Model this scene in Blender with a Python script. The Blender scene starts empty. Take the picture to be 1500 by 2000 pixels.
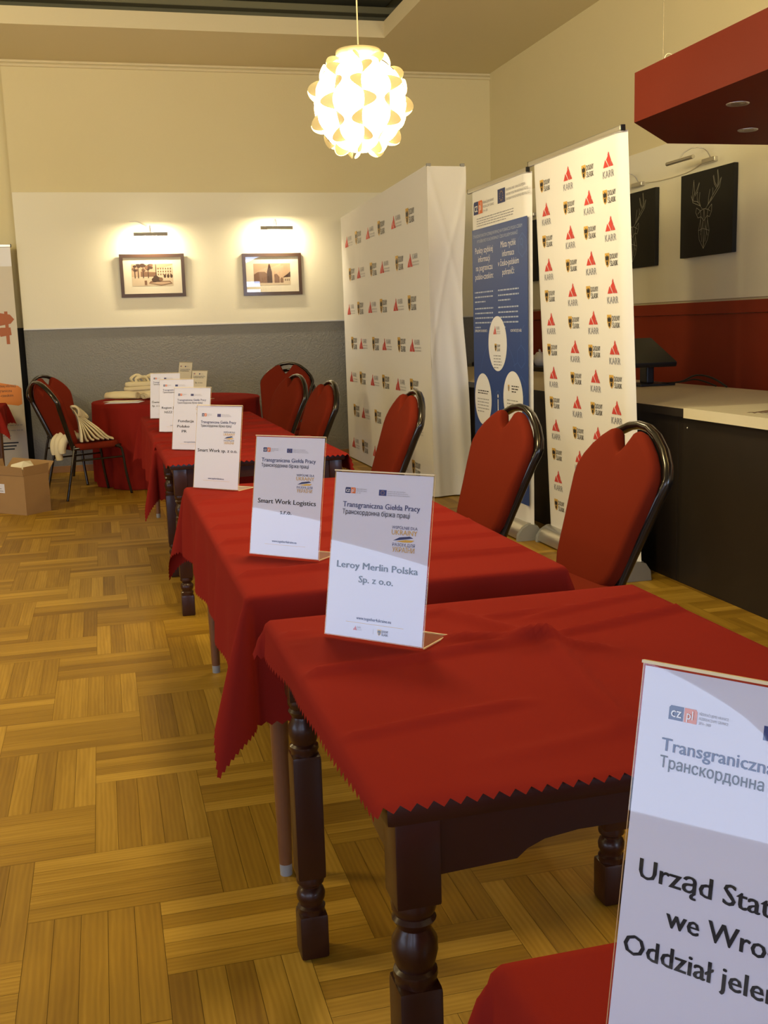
import bpy, bmesh, math, random
from math import sin, cos, pi, radians, sqrt, hypot, atan2, exp
from mathutils import Vector, Matrix
random.seed(7)
scn = bpy.context.scene
COL = scn.collection

# ------------------------------------------------------------------ camera
PITCH, ROLL, YAW, FPX = 0.17338975, -0.03127532, -0.25320884, 2073.348
CAM_H = 1.33
rt = Vector((cos(YAW), sin(YAW), 0)); f0 = Vector((-sin(YAW), cos(YAW), 0)); up0 = Vector((0, 0, 1))
fw = f0 * cos(PITCH) - up0 * sin(PITCH); upv = f0 * sin(PITCH) + up0 * cos(PITCH)
r2 = rt * cos(ROLL) + upv * sin(ROLL); u2 = -rt * sin(ROLL) + upv * cos(ROLL)
cd = bpy.data.cameras.new('camera'); cam = bpy.data.objects.new('camera', cd); COL.objects.link(cam)
cd.sensor_fit = 'HORIZONTAL'; cd.sensor_width = 36.0; cd.lens = FPX / 1500 * 36.0; cd.clip_start = 0.02
M = Matrix((r2, u2, -fw)).transposed().to_4x4(); M.translation = (0, 0, CAM_H); cam.matrix_world = M
scn.camera = cam
scn.view_settings.view_transform = 'Standard'; scn.view_settings.look = 'None'
scn.view_settings.gamma = 1.0; scn.view_settings.use_curve_mapping = False
scn.view_settings.exposure = 0.12

# ------------------------------------------------------------------ world and added fill lights
w = bpy.data.worlds.new('World'); scn.world = w; w.use_nodes = True
w.node_tree.nodes['Background'].inputs[0].default_value = (0.75, 0.83, 1.0, 1)
w.node_tree.nodes['Background'].inputs[1].default_value = 0.15
WARM = (1.0, 0.80, 0.40)

def point_light(name, loc, watt, color=WARM, radius=0.2):
    l = bpy.data.lights.new(name, 'POINT'); l.energy = watt; l.color = color; l.shadow_soft_size = radius
    o = bpy.data.objects.new(name, l); COL.objects.link(o); o.location = loc
    return o

for i, (x, y, z, p) in enumerate([(-1.7, 3.4, 2.7, 85), (-2.0, 7.2, 2.7, 105), (-5.0, 4.5, 2.7, 120), (.75, 3.3, 2.5, 95), (3.2, 2.2, 3.05, 190)]):  # warm fill lights added out of view, with no lamp fittings
    point_light('added_warm_fill', (x, y, z), p)

# ------------------------------------------------------------------ materials
MATS = {}
def mat(name, color, rough=0.6, metal=0.0, emit=None, estr=0.0, bump=None, var=0.0, vscale=6.0, coat=0.0, spec=0.5, sheen=0.0):
    if name in MATS: return MATS[name]
    m = bpy.data.materials.new(name); m.use_nodes = True
    nt = m.node_tree; n = nt.nodes; b = n['Principled BSDF']
    b.inputs['Base Color'].default_value = (*color, 1); b.inputs['Roughness'].default_value = rough
    b.inputs['Metallic'].default_value = metal; b.inputs['Specular IOR Level'].default_value = spec
    b.inputs['Coat Weight'].default_value = coat; b.inputs['Coat Roughness'].default_value = 0.12
    b.inputs['Sheen Weight'].default_value = sheen
    if emit:
        b.inputs['Emission Color'].default_value = (*emit, 1); b.inputs['Emission Strength'].default_value = estr
    tc = n.new('ShaderNodeTexCoord')
    if var:
        t = n.new('ShaderNodeTexNoise'); t.inputs['Scale'].default_value = vscale; t.inputs['Detail'].default_value = 4
        nt.links.new(tc.outputs['Object'], t.inputs['Vector'])
        r = n.new('ShaderNodeMix'); r.data_type = 'RGBA'
        r.inputs[6].default_value = (*[c * (1 - var) for c in color], 1); r.inputs[7].default_value = (*[min(1, c * (1 + var)) for c in color], 1)
        nt.links.new(t.outputs['Fac'], r.inputs[0]); nt.links.new(r.outputs[2], b.inputs['Base Color'])
    if bump:
        t = n.new('ShaderNodeTexNoise'); t.inputs['Scale'].default_value = bump[0]; t.inputs['Detail'].default_value = 5
        nt.links.new(tc.outputs['Object'], t.inputs['Vector'])
        bn = n.new('ShaderNodeBump'); bn.inputs['Strength'].default_value = bump[1]; bn.inputs['Distance'].default_value = bump[2]
        nt.links.new(t.outputs['Fac'], bn.inputs['Height']); nt.links.new(bn.outputs['Normal'], b.inputs['Normal'])
    MATS[name] = m
    return m

def glass_mat(name, tint=(1, 1, 1), rough=0.0, boost=1.0):
    m = bpy.data.materials.new(name); m.use_nodes = True; nt = m.node_tree; n = nt.nodes
    n.remove(n['Principled BSDF'])
    tr = n.new('ShaderNodeBsdfTransparent'); tr.inputs[0].default_value = (*tint, 1)
    gl = n.new('ShaderNodeBsdfGlossy'); gl.inputs['Roughness'].default_value = rough
    fr = n.new('ShaderNodeFresnel'); fr.inputs[0].default_value = 1.49
    mu = n.new('ShaderNodeMath'); mu.operation = 'MULTIPLY'; mu.inputs[1].default_value = boost
    ge = n.new('ShaderNodeNewGeometry'); inv = n.new('ShaderNodeMath'); inv.operation = 'SUBTRACT'; inv.inputs[0].default_value = 1.0
    nt.links.new(ge.outputs['Backfacing'], inv.inputs[1]); m2 = n.new('ShaderNodeMath'); m2.operation = 'MULTIPLY'
    mx = n.new('ShaderNodeMixShader'); nt.links.new(fr.outputs[0], mu.inputs[0]); nt.links.new(mu.outputs[0], m2.inputs[0]); nt.links.new(inv.outputs[0], m2.inputs[1]); nt.links.new(m2.outputs[0], mx.inputs[0])
    nt.links.new(tr.outputs[0], mx.inputs[1]); nt.links.new(gl.outputs[0], mx.inputs[2])
    nt.links.new(mx.outputs[0], n['Material Output'].inputs[0])
    MATS[name] = m
    return m

def wood_floor_mat():
    m = bpy.data.materials.new('oak_parquet'); m.use_nodes = True; nt = m.node_tree; n = nt.nodes; b = n['Principled BSDF']; L = nt.links.new
    uv = n.new('ShaderNodeUVMap'); at = n.new('ShaderNodeAttribute'); at.attribute_name = 'tone'
    sep = n.new('ShaderNodeSeparateColor'); L(at.outputs['Color'], sep.inputs[0])
    mp = n.new('ShaderNodeMapping'); mp.inputs['Scale'].default_value = (2.2, 24.0, 1); L(uv.outputs[0], mp.inputs[0])
    no = n.new('ShaderNodeTexNoise'); no.inputs['Scale'].default_value = 1.0; no.inputs['Detail'].default_value = 6; no.inputs['Distortion'].default_value = 0.6
    L(mp.outputs[0], no.inputs['Vector'])
    mp2 = n.new('ShaderNodeMapping'); mp2.inputs['Scale'].default_value = (14.0, 260.0, 1); L(uv.outputs[0], mp2.inputs[0])
    n2 = n.new('ShaderNodeTexNoise'); n2.inputs['Scale'].default_value = 1.0; n2.inputs['Detail'].default_value = 3; L(mp2.outputs[0], n2.inputs['Vector'])
    mp3 = n.new('ShaderNodeMapping'); mp3.inputs['Scale'].default_value = (1.6, 10.0, 1); L(uv.outputs[0], mp3.inputs[0])
    wv = n.new('ShaderNodeTexWave'); wv.wave_type = 'RINGS'; wv.inputs['Scale'].default_value = 2.2; wv.inputs['Distortion'].default_value = 5.0; wv.inputs['Detail'].default_value = 2
    L(mp3.outputs[0], wv.inputs['Vector'])
    a1 = n.new('ShaderNodeMath'); a1.operation = 'MULTIPLY_ADD'; a1.inputs[1].default_value = 0.13; sc = n.new('ShaderNodeMath'); sc.operation = 'MULTIPLY_ADD'; sc.inputs[1].default_value = 0.60; sc.inputs[2].default_value = 0.17; L(no.outputs['Fac'], sc.inputs[0]); L(wv.outputs['Fac'], a1.inputs[0]); L(sc.outputs[0], a1.inputs[2])
    a2 = n.new('ShaderNodeMath'); a2.operation = 'MULTIPLY_ADD'; a2.inputs[1].default_value = 0.12; L(n2.outputs['Fac'], a2.inputs[0]); L(a1.outputs[0], a2.inputs[2])
    a3 = n.new('ShaderNodeMath'); a3.operation = 'MULTIPLY_ADD'; a3.inputs[1].default_value = 0.62; L(sep.outputs[0], a3.inputs[0]); L(a2.outputs[0], a3.inputs[2])
    cr = n.new('ShaderNodeValToRGB'); e = cr.color_ramp.elements
    e[0].position = 0.55; e[0].color = (0.215, 0.108, 0.009, 1); e[1].position = 1.35; e[1].color = (0.53, 0.315, 0.045, 1)
    mid = cr.color_ramp.elements.new(0.92); mid.color = (0.350, 0.193, 0.018, 1)
    mr = n.new('ShaderNodeMath'); mr.operation = 'MULTIPLY'; mr.inputs[1].default_value = 0.72; L(a3.outputs[0], mr.inputs[0])
    e[0].position = 0.38; mid.position = 0.66; cr.color_ramp.elements[-1].position = 0.95
    L(mr.outputs[0], cr.inputs[0]); L(cr.outputs[0], b.inputs['Base Color'])
    b.inputs['Roughness'].default_value = 0.42; b.inputs['Specular IOR Level'].default_value = 0.22
    bn = n.new('ShaderNodeBump'); bn.inputs['Strength'].default_value = 0.08; bn.inputs['Distance'].default_value = 0.002
    L(n2.outputs['Fac'], bn.inputs['Height']); L(bn.outputs[0], b.inputs['Normal'])
    return m

def dark_wood_mat():
    m = mat('dark_wood', (0.034, 0.009, 0.004), rough=0.34, coat=0.12, spec=0.35, var=0.35, vscale=9)
    return m

WALL = mat('cream_plaster', (0.74, 0.655, 0.40), 0.9, bump=(60, .25, .004), var=0.02, vscale=1.5)
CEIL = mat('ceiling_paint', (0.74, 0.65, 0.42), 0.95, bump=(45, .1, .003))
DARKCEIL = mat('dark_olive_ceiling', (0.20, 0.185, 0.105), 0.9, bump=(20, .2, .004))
PANEL = mat('ivory_board', (0.86, 0.82, 0.66), 0.85, bump=(50, .15, .003))
GREY = mat('grey_wall_paint', (0.265, 0.262, 0.245), 0.9, bump=(70, .9, .012), var=0.03)
BLACKWALL = mat('black_wall_paint', (0.014, 0.013, 0.012), 0.7)
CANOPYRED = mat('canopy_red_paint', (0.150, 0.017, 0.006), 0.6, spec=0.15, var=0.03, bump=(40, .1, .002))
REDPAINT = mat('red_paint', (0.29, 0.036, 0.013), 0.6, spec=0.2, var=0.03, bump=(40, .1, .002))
CLOTH = mat('red_cloth', (0.225, 0.0165, 0.0115), 0.95, bump=(900, .2, .0005), spec=0.04)
CHAIRRED = mat('chair_upholstery', (0.160, 0.018, 0.007), 0.9, bump=(500, .2, .0008), spec=0.06)
CHAIRMETAL = mat('dark_bronze_tube', (0.035, 0.028, 0.022), 0.25, metal=0.7, coat=0.5)
WOOD = dark_wood_mat()
BROWNWOOD = mat('brown_leg_wood', (0.16, 0.062, 0.022), 0.4, var=0.25, vscale=14, coat=0.2)
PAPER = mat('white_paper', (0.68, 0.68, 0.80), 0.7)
OLDPAPER = mat('cream_paper', (0.80, 0.74, 0.60), 0.7)
INK = mat('black_ink', (0.018, 0.018, 0.022), 0.6)
GREYINK = mat('grey_ink', (0.30, 0.30, 0.33), 0.6)
NAVY = mat('navy_ink', (0.030, 0.045, 0.15), 0.6)
GOLD = mat('gold_ink', (0.66, 0.40, 0.08), 0.6)
REDINK = mat('red_ink', (0.62, 0.055, 0.045), 0.6)
ORANGE = mat('orange_ink', (0.75, 0.18, 0.06), 0.6)
EUBLUE = mat('flag_blue_ink', (0.035, 0.055, 0.20), 0.6)
WHITEINK = mat('white_ink', (0.85, 0.85, 0.88), 0.6)
ACRYL = glass_mat('clear_acrylic', (0.98, 0.98, 0.98), 0.0, 1.15)
ACRYLEDGE = mat('acrylic_edge', (0.80, 0.66, 0.38), 0.25, spec=0.6)
GLASS = glass_mat('picture_glass', (0.98, 0.98, 0.98), 0.0, 2.0)
FABRICW = mat('white_stretch_fabric', (0.80, 0.785, 0.76), 0.85, bump=(6, .12, .02), sheen=0.1)
BANNERW = mat('white_banner_film', (0.83, 0.81, 0.77), 0.5, bump=(5, .08, .01))
BANNERB = mat('blue_banner_print', (0.022, 0.065, 0.26), 0.45, bump=(5, .08, .01))
LINEBLUE = mat('light_blue_ink', (0.06, 0.13, 0.40), 0.5)
ALU = mat('brushed_aluminium', (0.62, 0.60, 0.56), 0.35, metal=0.9)
GREYPLASTIC = mat('grey_plastic', (0.28, 0.28, 0.27), 0.5)
BLACKPL = mat('black_plastic', (0.010, 0.010, 0.010), 0.45)
COUNTERBLACK = mat('black_brown_laminate', (0.014, 0.009, 0.006), 0.5, var=0.2)
WORKTOP = mat('cream_worktop', (0.56, 0.48, 0.34), 0.55, var=0.10, vscale=60)
SLABM = mat('pale_slab', (0.70, 0.63, 0.45), 0.5, var=0.04)
CANVAS = mat('cotton_canvas', (0.74, 0.64, 0.42), 0.95, bump=(350, .3, .002), var=0.05)
CARD = mat('brown_cardboard', (0.34, 0.20, 0.085), 0.85, var=0.12, vscale=5)
PORCELAIN = mat('white_porcelain', (0.80, 0.78, 0.72), 0.2, coat=0.4)
SKIRT = mat('oak_skirting', (0.36, 0.17, 0.05), 0.5, var=0.15, vscale=8)
BLACKCANVAS = mat('black_canvas', (0.012, 0.011, 0.008), 0.8)
DEERLINE = mat('silver_line_ink', (0.36, 0.345, 0.28), 0.5)

# ------------------------------------------------------------------ mesh helpers
class MB:
    def __init__(s): s.v = []; s.f = []; s.m = []; s.sm = []
    def add(s, vs, fs, mi=0, T=None, smooth=False):
        o = len(s.v)
        for p in vs:
            p = Vector(p); s.v.append(T @ p if T is not None else p)
        for q in fs:
            s.f.append([o + i for i in q]); s.m.append(mi); s.sm.append(smooth)
    def box(s, x0, x1, y0, y1, z0, z1, mi=0, b=0.0, T=None):
        if b <= 0:
            vs = [(x, y, z) for x in (x0, x1) for y in (y0, y1) for z in (z0, z1)]
            fs = [(0, 1, 3, 2), (4, 6, 7, 5), (0, 4, 5, 1), (2, 3, 7, 6), (0, 2, 6, 4), (1, 5, 7, 3)]
            s.add(vs, fs, mi, T); return
        bm = bmesh.new(); bmesh.ops.create_cube(bm, size=1.0)
        for v in bm.verts:
            v.co = Vector(((x0 + x1) / 2 + v.co.x * (x1 - x0), (y0 + y1) / 2 + v.co.y * (y1 - y0), (z0 + z1) / 2 + v.co.z * (z1 - z0)))
        bmesh.ops.bevel(bm, geom=bm.edges[:], offset=b, segments=2, affect='EDGES', profile=0.6)
        bm.verts.index_update()
        s.add([v.co.copy() for v in bm.verts], [[v.index for v in f.verts] for f in bm.faces], mi, T); bm.free()
    def tube(s, pts, r, seg=8, mi=0, closed=False, T=None, flat=1.0):
        pts = [Vector(p) for p in pts]; n = len(pts)
        rs = r if isinstance(r, (list, tuple)) else [r] * n
        vs = []; fs = []; prev = None
        for i, p in enumerate(pts):
            a = pts[(i - 1) % n] if (closed or i > 0) else pts[0]; c = pts[(i + 1) % n] if (closed or i < n - 1) else pts[-1]
            t = (c - a); t = t.normalized() if t.length > 1e-9 else Vector((0, 0, 1))
            if prev is None:
                ref = Vector((0, 0, 1)) if abs(t.z) < 0.9 else Vector((1, 0, 0))
                nx = t.cross(ref).normalized()
            else:
                nx = prev - t * prev.dot(t)
                nx = nx.normalized() if nx.length > 1e-6 else t.orthogonal().normalized()
            prev = nx; ny = t.cross(nx)
            for k in range(seg):
                a_ = 2 * pi * k / seg
                vs.append(p + (nx * cos(a_) + ny * sin(a_) * flat) * rs[i])
        m = n if closed else n - 1
        for i in range(m):
            for k in range(seg):
                a0 = i * seg + k; a1 = i * seg + (k + 1) % seg; b0 = ((i + 1) % n) * seg + k; b1 = ((i + 1) % n) * seg + (k + 1) % seg
                fs.append((a0, a1, b1, b0))
        s.add(vs, fs, mi, T, True)
        if not closed:
            s.add([vs[k] for k in range(seg)], [tuple(range(seg))[::-1]], mi, T); s.add([vs[(n - 1) * seg + k] for k in range(seg)], [tuple(range(seg))], mi, T)
    def lathe(s, prof, seg=24, mi=0, T=None, cap=True):
        vs = []; fs = []
        for r, z in prof:
            for k in range(seg):
                a = 2 * pi * k / seg; vs.append((r * cos(a), r * sin(a), z))
        for i in range(len(prof) - 1):
            for k in range(seg):
                fs.append((i * seg + k, i * seg + (k + 1) % seg, (i + 1) * seg + (k + 1) % seg, (i + 1) * seg + k))
        s.add(vs, fs, mi, T, True)
        if cap:
            s.add(vs[:seg], [tuple(range(seg))[::-1]], mi, T); s.add(vs[-seg:], [tuple(range(seg))], mi, T)
    def prism(s, poly, d0, d1, mi=0, T=None):
        """poly: 2-D outline in local x,y; extruded along local z"""
        n = len(poly)
        vs = [(x, y, d0) for x, y in poly] + [(x, y, d1) for x, y in poly]
        fs = [tuple(range(n))[::-1], tuple(range(n, 2 * n))] + [(i, (i + 1) % n, n + (i + 1) % n, n + i) for i in range(n)]
        s.add(vs, fs, mi, T)
    def poly(s, pts, mi=0, T=None, d=0.0):
        s.add([(x, y, d) for x, y in pts], [tuple(range(len(pts)))], mi, T)
    def rect(s, x0, x1, y0, y1, mi=0, T=None, d=0.0):
        s.poly([(x0, y0), (x1, y0), (x1, y1), (x0, y1)], mi, T, d)
    def ellipse(s, cx, cy, rx, ry, mi=0, T=None, d=0.0, n=36):
        s.poly([(cx + rx * cos(2 * pi * k / n), cy + ry * sin(2 * pi * k / n)) for k in range(n)], mi, T, d)
    def line(s, pts, wd, mi=0, T=None, d=0.0):
        for (x0, y0), (x1, y1) in zip(pts[:-1], pts[1:]):
            L = hypot(x1 - x0, y1 - y0)
            if L < 1e-9: continue
            nx, ny = -(y1 - y0) / L * wd / 2, (x1 - x0) / L * wd / 2
            s.poly([(x0 + nx, y0 + ny), (x0 - nx, y0 - ny), (x1 - nx, y1 - ny), (x1 + nx, y1 + ny)], mi, T, d)
    def text(s, txt, x, y, size, mi=0, T=None, d=0.0, align='LEFT', bold=0.0, width=None):
        vs, fs = text_geo(txt)
        if not vs: return
        x0 = min(v[0] for v in vs); x1 = max(v[0] for v in vs)
        sx = sy = size
        if width: sx = width / (x1 - x0)
        off = {'LEFT': -x0 * sx, 'CENTER': -(x0 + x1) / 2 * sx, 'RIGHT': -x1 * sx}[align]
        for k in ((-1, 0, 1) if bold > .006 else ((-1, 1) if bold else (0,))):      # heavier strokes by overprinting
            s.add([(x + off + (v[0] + .75 * bold * k) * sx, y + v[1] * sy, d + (k + 1) * .00016) for v in vs], fs, mi, T)
    def build(s, name, mats, parent=None, angle=None):
        me = bpy.data.meshes.new(name)
        me.from_pydata([tuple(v) for v in s.v], [], s.f)
        for m in (mats if isinstance(mats, (list, tuple)) else [mats]): me.materials.append(m)
        me.polygons.foreach_set('material_index', s.m)
        me.polygons.foreach_set('use_smooth', [True] * len(s.f) if angle else s.sm)
        me.update(); me.validate()
        if angle: me.set_sharp_from_angle(angle=radians(angle))
        o = bpy.data.objects.new(name, me); COL.objects.link(o)
        if parent: o.parent = parent
        return o

_tc = {}
def text_geo(txt):
    k = txt
    if 'н' in txt and k not in _tc:
        # the font's overlapping outlines of this letter fill wrongly: lay it out as its twin and redraw the bar
        vs, fs = text_geo(txt.replace('н', 'п'))
        par = list(range(len(vs)))
        def find(a):
            while par[a] != a: a = par[a]
            return a
        for f in fs:
            for a in f[1:]: par[find(a)] = find(f[0])
        comp = {}
        for i in range(len(vs)): comp.setdefault(find(i), []).append(i)
        pis = []
        for c, ids in comp.items():
            ys_ = [vs[i][1] for i in ids]
            if len(ids) == 8 and abs(min(ys_)) < .01 and abs(max(ys_) - .542) < .02: pis.append((min(vs[i][0] for i in ids), max(vs[i][0] for i in ids), c))
        pis.sort(); order = [ch for ch in txt if ch in 'нп']
        drop = set(); extra = []
        for (xa, xb, c), ch in zip(pis, order):
            if ch == 'н':
                drop.add(c)
                for q in ((xa, xa + .088, 0, .542), (xb - .088, xb, 0, .542), (xa + .088, xb - .088, .236, .318)): extra.append(q)
        vs2 = list(vs); fs2 = [f for f in fs if find(f[0]) not in drop]
        for x0, x1, y0, y1 in extra:
            o_ = len(vs2); vs2 += [(x0, y0, 0), (x1, y0, 0), (x1, y1, 0), (x0, y1, 0)]; fs2.append((o_, o_ + 1, o_ + 2, o_ + 3))
        _tc[k] = (vs2, fs2)
    if k not in _tc:
        c = bpy.data.curves.new('t', 'FONT'); c.body = txt; c.size = 1.0; c.resolution_u = 2
        o = bpy.data.objects.new('t', c); COL.objects.link(o)
        bpy.context.view_layer.update()
        dg = bpy.context.evaluated_depsgraph_get()
        me = bpy.data.meshes.new_from_object(o.evaluated_get(dg))
        _tc[k] = ([tuple(v.co) for v in me.vertices], [tuple(p.vertices) for p in me.polygons])
        bpy.data.objects.remove(o); bpy.data.curves.remove(c); bpy.data.meshes.remove(me)
    return _tc[k]

def frame(origin, xdir, ydir):
    x = Vector(xdir).normalized(); y = Vector(ydir).normalized(); z = x.cross(y)
    T = Matrix((x, y, z)).transposed().to_4x4(); T.translation = origin
    return T

def empty(name, label, cat, loc=(0, 0, 0), rz=0.0, group=None):
    o = bpy.data.objects.new(name, None); COL.objects.link(o); o.location = loc; o.rotation_euler = (0, 0, rz)
    o.empty_display_size = 0.05
    return tag(o, label, cat, group)

def tag(o, label, cat, group=None):
    o['label'] = label; o['category'] = cat
    if group: o['group'] = group
    return o

def struct(mb, name, mats, angle=None):
    o = mb.build(name, mats, None, angle); o['kind'] = 'structure'
    return o

def copy_tree(o, parent=None):
    c = o.copy(); COL.objects.link(c); c.parent = parent
    for ch in [x for x in bpy.data.objects if x.parent == o]:
        copy_tree(ch, c)
    return c

# ------------------------------------------------------------------ room shell
XL, XR, YB, YR, ZC = -9.0, 4.09, 10.9, -4.5, 3.86
XP = -0.70         # left end of the panelled stretch of the back wall
YREC = 11.02       # recessed stretch further left

def build_floor():
    u = 0.15; verts = []; faces = []; uvs = []; tones = []
    g = 0.0005
    def block(x0, y0, horiz):
        L, W = 3 * u, 2 * u
        bt = random.uniform(-0.05, 0.05)
        k = 5; s = W / k
        for i in range(k):
            if horiz: r = (x0 + g, x0 + L - g, y0 + i * s + g, y0 + (i + 1) * s - g)
            else: r = (x0 + i * s + g, x0 + (i + 1) * s - g, y0 + g, y0 + L - g)
            o = len(verts)
            verts.extend([(r[0], r[2], 0), (r[1], r[2], 0), (r[1], r[3], 0), (r[0], r[3], 0)])
            faces.append((o, o + 1, o + 2, o + 3))
            a, b = random.uniform(0, 50), random.uniform(0, 50)
            l, wd = L, s
            if horiz: uvs.extend([(a, b), (a + l, b), (a + l, b + wd), (a, b + wd)])
            else: uvs.extend([(a, b), (a, b + wd), (a + l, b + wd), (a + l, b)])
            tones.append(min(1, max(0, random.gauss(0.5, 0.24) + bt)))
    ox, oy = 0.19, 2.69
    for i in range(-18, 19):
        for j in range(-45, 46):
            dx, dy = (i * 1 + j * -2) * u, (i * 5 + j * 2) * u
            if -4.2 < ox + dx < 4.6 and -4.9 < oy + dy < 11.2:
                block(ox - 3 * u + dx, oy - 2 * u + dy, True)
                block(ox - 2 * u + dx, oy + dy, False)
    # keep the planks inside the walls
    keep = []
    cl = lambda v: (min(max(v[0], XL), XR), min(max(v[1], YR), YREC), v[2])
    verts = [cl(v) for v in verts]
    n0 = len(verts)
    verts.extend([(XL, YR, -0.002), (XR, YR, -0.002), (XR, YREC, -0.002), (XL, YREC, -0.002)])
    faces.append((n0, n0 + 1, n0 + 2, n0 + 3)); uvs.extend([(0, 0)] * 4); tones.append(0.5)
    me = bpy.data.meshes.new('floor'); me.from_pydata(verts, [], faces)
    uvl = me.uv_layers.new(name='UVMap'); uvl.data.foreach_set('uv', [c for p in uvs for c in p])
    ca = me.color_attributes.new('tone', 'FLOAT_COLOR', 'CORNER')
    buf = []
    for t in tones: buf.extend([t, t, t, 1.0] * 4)
    ca.data.foreach_set('color', buf)
    me.materials.append(wood_floor_mat()); me.materials.append(mat('floor_gap', (0.14, 0.075, 0.02), 0.8))
    mi = [0] * len(faces); mi[-1] = 1; me.polygons.foreach_set('material_index', mi)
    o = bpy.data.objects.new('floor', me); COL.objects.link(o); o['kind'] = 'structure'
build_floor()

# back wall (proud stretch behind the tables, recessed stretch to the left)
b = MB(); b.box(XP, XR + .1, YB, YB + .25, 0, 4.0); struct(b, 'wall_back', WALL)
b = MB(); b.box(XL, XP, YREC, YREC + .13, 1.42, 4.0, 0); b.box(XL, XP, YREC, YREC + .13, 0, 1.42, 1); struct(b, 'wall_recess', [WALL, BLACKWALL])
b = MB(); b.box(XP + .001, 3.95, YB - .022, YB - .0005, 1.405, 2.675, 0, .004); b.box(XP, 3.95, YB - .026, YB - .0005, 1.395, 1.407, 1); struct(b, 'trim_1', [PANEL, mat('panel_edge', (.72, .72, .72), .6)])
b = MB(); b.box(XP, XR, YB - .008, YB - .0005, 0.0, 1.395); struct(b, 'trim_2', GREY)
b = MB(); b.box(XP, 2.5, YB - .025, YB - .009, 0.0, 0.065, 0, .003); struct(b, 'baseboard_back', SKIRT)
b = MB(); b.tube([(XP, YB - .006, 3.815), (XR, YB - .006, 3.815)], .016, 10); b.tube([(XP, YB - .004, 3.85), (XR, YB - .004, 3.85)], .014, 10); struct(b, 'trim_3', CEIL)
# right wall with ivory board and red dado
b = MB(); b.box(XR, XR + .2, YR, YB, 0, 4.0); struct(b, 'wall_right', WALL)
b = MB(); b.box(XR - .014, XR - .0005, 0.0, YB - .03, 1.44, 2.57, 0, .003); struct(b, 'trim_4', PANEL)
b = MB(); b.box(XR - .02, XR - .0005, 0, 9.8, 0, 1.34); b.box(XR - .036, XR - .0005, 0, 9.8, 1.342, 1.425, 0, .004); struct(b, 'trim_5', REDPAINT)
# left wall with window and rear wall with one window and three added ones
def window_pane_mat(name, col, s):
    m = bpy.data.materials.new(name); m.use_nodes = True; nt = m.node_tree; n = nt.nodes
    n.remove(n['Principled BSDF']); e = n.new('ShaderNodeEmission'); e.inputs[0].default_value = (*col, 1); e.inputs[1].default_value = s
    nt.links.new(e.outputs[0], n['Material Output'].inputs[0]); return m
DAY_L = window_pane_mat('daylit_left_window', (0.60, 0.74, 1.0), 5.5)
FILL_R = window_pane_mat('added_rear_fill_pane', (0.60, 0.70, 1.0), 5.6)
DAY_B = window_pane_mat('daylit_bright_window', (0.46, 0.64, 1.0), 13.0)
WHITEPAINT = mat('white_window_paint', (.75, .74, .70), .5)
b = MB(); b.box(XL - .2, XL, YR, YREC, 0, 4.0); struct(b, 'wall_left', WALL)
b = MB()
hw, sp, rise, yc = 4.2, 1.20, .95, 1.2          # low arched window head
ys = [-3.6 + 6.4 * k / 32 for k in range(33)]
arch = [(-3.6, .45), (2.8, .45)] + [(y, sp + rise * sqrt(max(0, 1 - ((y - yc) / hw) ** 2))) for y in reversed(ys)]
TW = frame((XL + .004, 0, 0), (0, 1, 0), (0, 0, 1))
b.poly(arch, 1, TW, .006)
for a_, c_ in zip(arch, arch[1:] + arch[:1]): b.tube([(*a_, .02), (*c_, .02)], .035, 6, 0, T=TW)
struct(b, 'window_1', [WHITEPAINT, DAY_L])
b = MB(); b.box(XL, XR, YR - .2, YR, 0, 4.0); struct(b, 'wall_rear', WALL)
for k, (xa, xb) in enumerate(((2.95, 4.0), (-1.8, -.3), (-4.3, -2.8), (-6.8, -5.3))):  # first is mirrored in picture glass; other three are added for cool fill
    b = MB(); b.box(xa, xb, YR + .001, YR + .01, .9, 3.3, 1); xm = (xa + xb) / 2
    for x0, x1, z0, z1 in ((xa - .08, xa, .82, 3.38), (xb, xb + .08, .82, 3.38), (xa, xb, .82, .9), (xa, xb, 3.3, 3.38), (xm - .025, xm + .025, .9, 3.3), (xa, xb, 2.3, 2.36)): b.box(x0, x1, YR + .001, YR + .05, z0, z1, 0)
    struct(b, 'window_%d' % (k + 2), [WHITEPAINT, FILL_R if k else DAY_B])
# ceiling: lowered soffit round a dark recess
RX0, RX1, RY0, RY1, ZF = -7.5, 2.65, -3.0, 9.7, 4.0
b = MB()
b.box(XL, XR, RY1, YREC, ZC, ZC + .06, 0); b.box(XL, XR, YR, RY0, ZC, ZC + .06, 0)
b.box(RX1, XR, RY0, RY1, ZC, ZC + .06, 0); b.box(XL, RX0, RY0, RY1, ZC, ZC + .06, 0)
b.box(RX0 - .05, RX1 + .05, RY1, RY1 + .05, ZC + .0602, ZF, 0); b.box(RX1, RX1 + .05, RY0, RY1, ZC + .0602, ZF, 0)
b.box(RX0 - .05, RX1 + .05, RY0 - .05, RY0, ZC + .0602, ZF, 0); b.box(RX0 - .05, RX0, RY0, RY1, ZC + .0602, ZF, 0)
struct(b, 'ceiling', CEIL)
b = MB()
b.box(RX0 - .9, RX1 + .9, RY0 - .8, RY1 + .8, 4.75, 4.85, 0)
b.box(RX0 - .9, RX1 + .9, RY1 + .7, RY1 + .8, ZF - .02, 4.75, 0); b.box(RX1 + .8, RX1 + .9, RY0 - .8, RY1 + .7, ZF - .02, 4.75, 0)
b.box(RX0 - .9, RX1 + .8, RY0 - .8, RY0 - .7, ZF - .02, 4.75, 0); b.box(RX0 - .9, RX0 - .8, RY0 - .7, RY1 + .7, ZF - .02, 4.75, 0)
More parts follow.
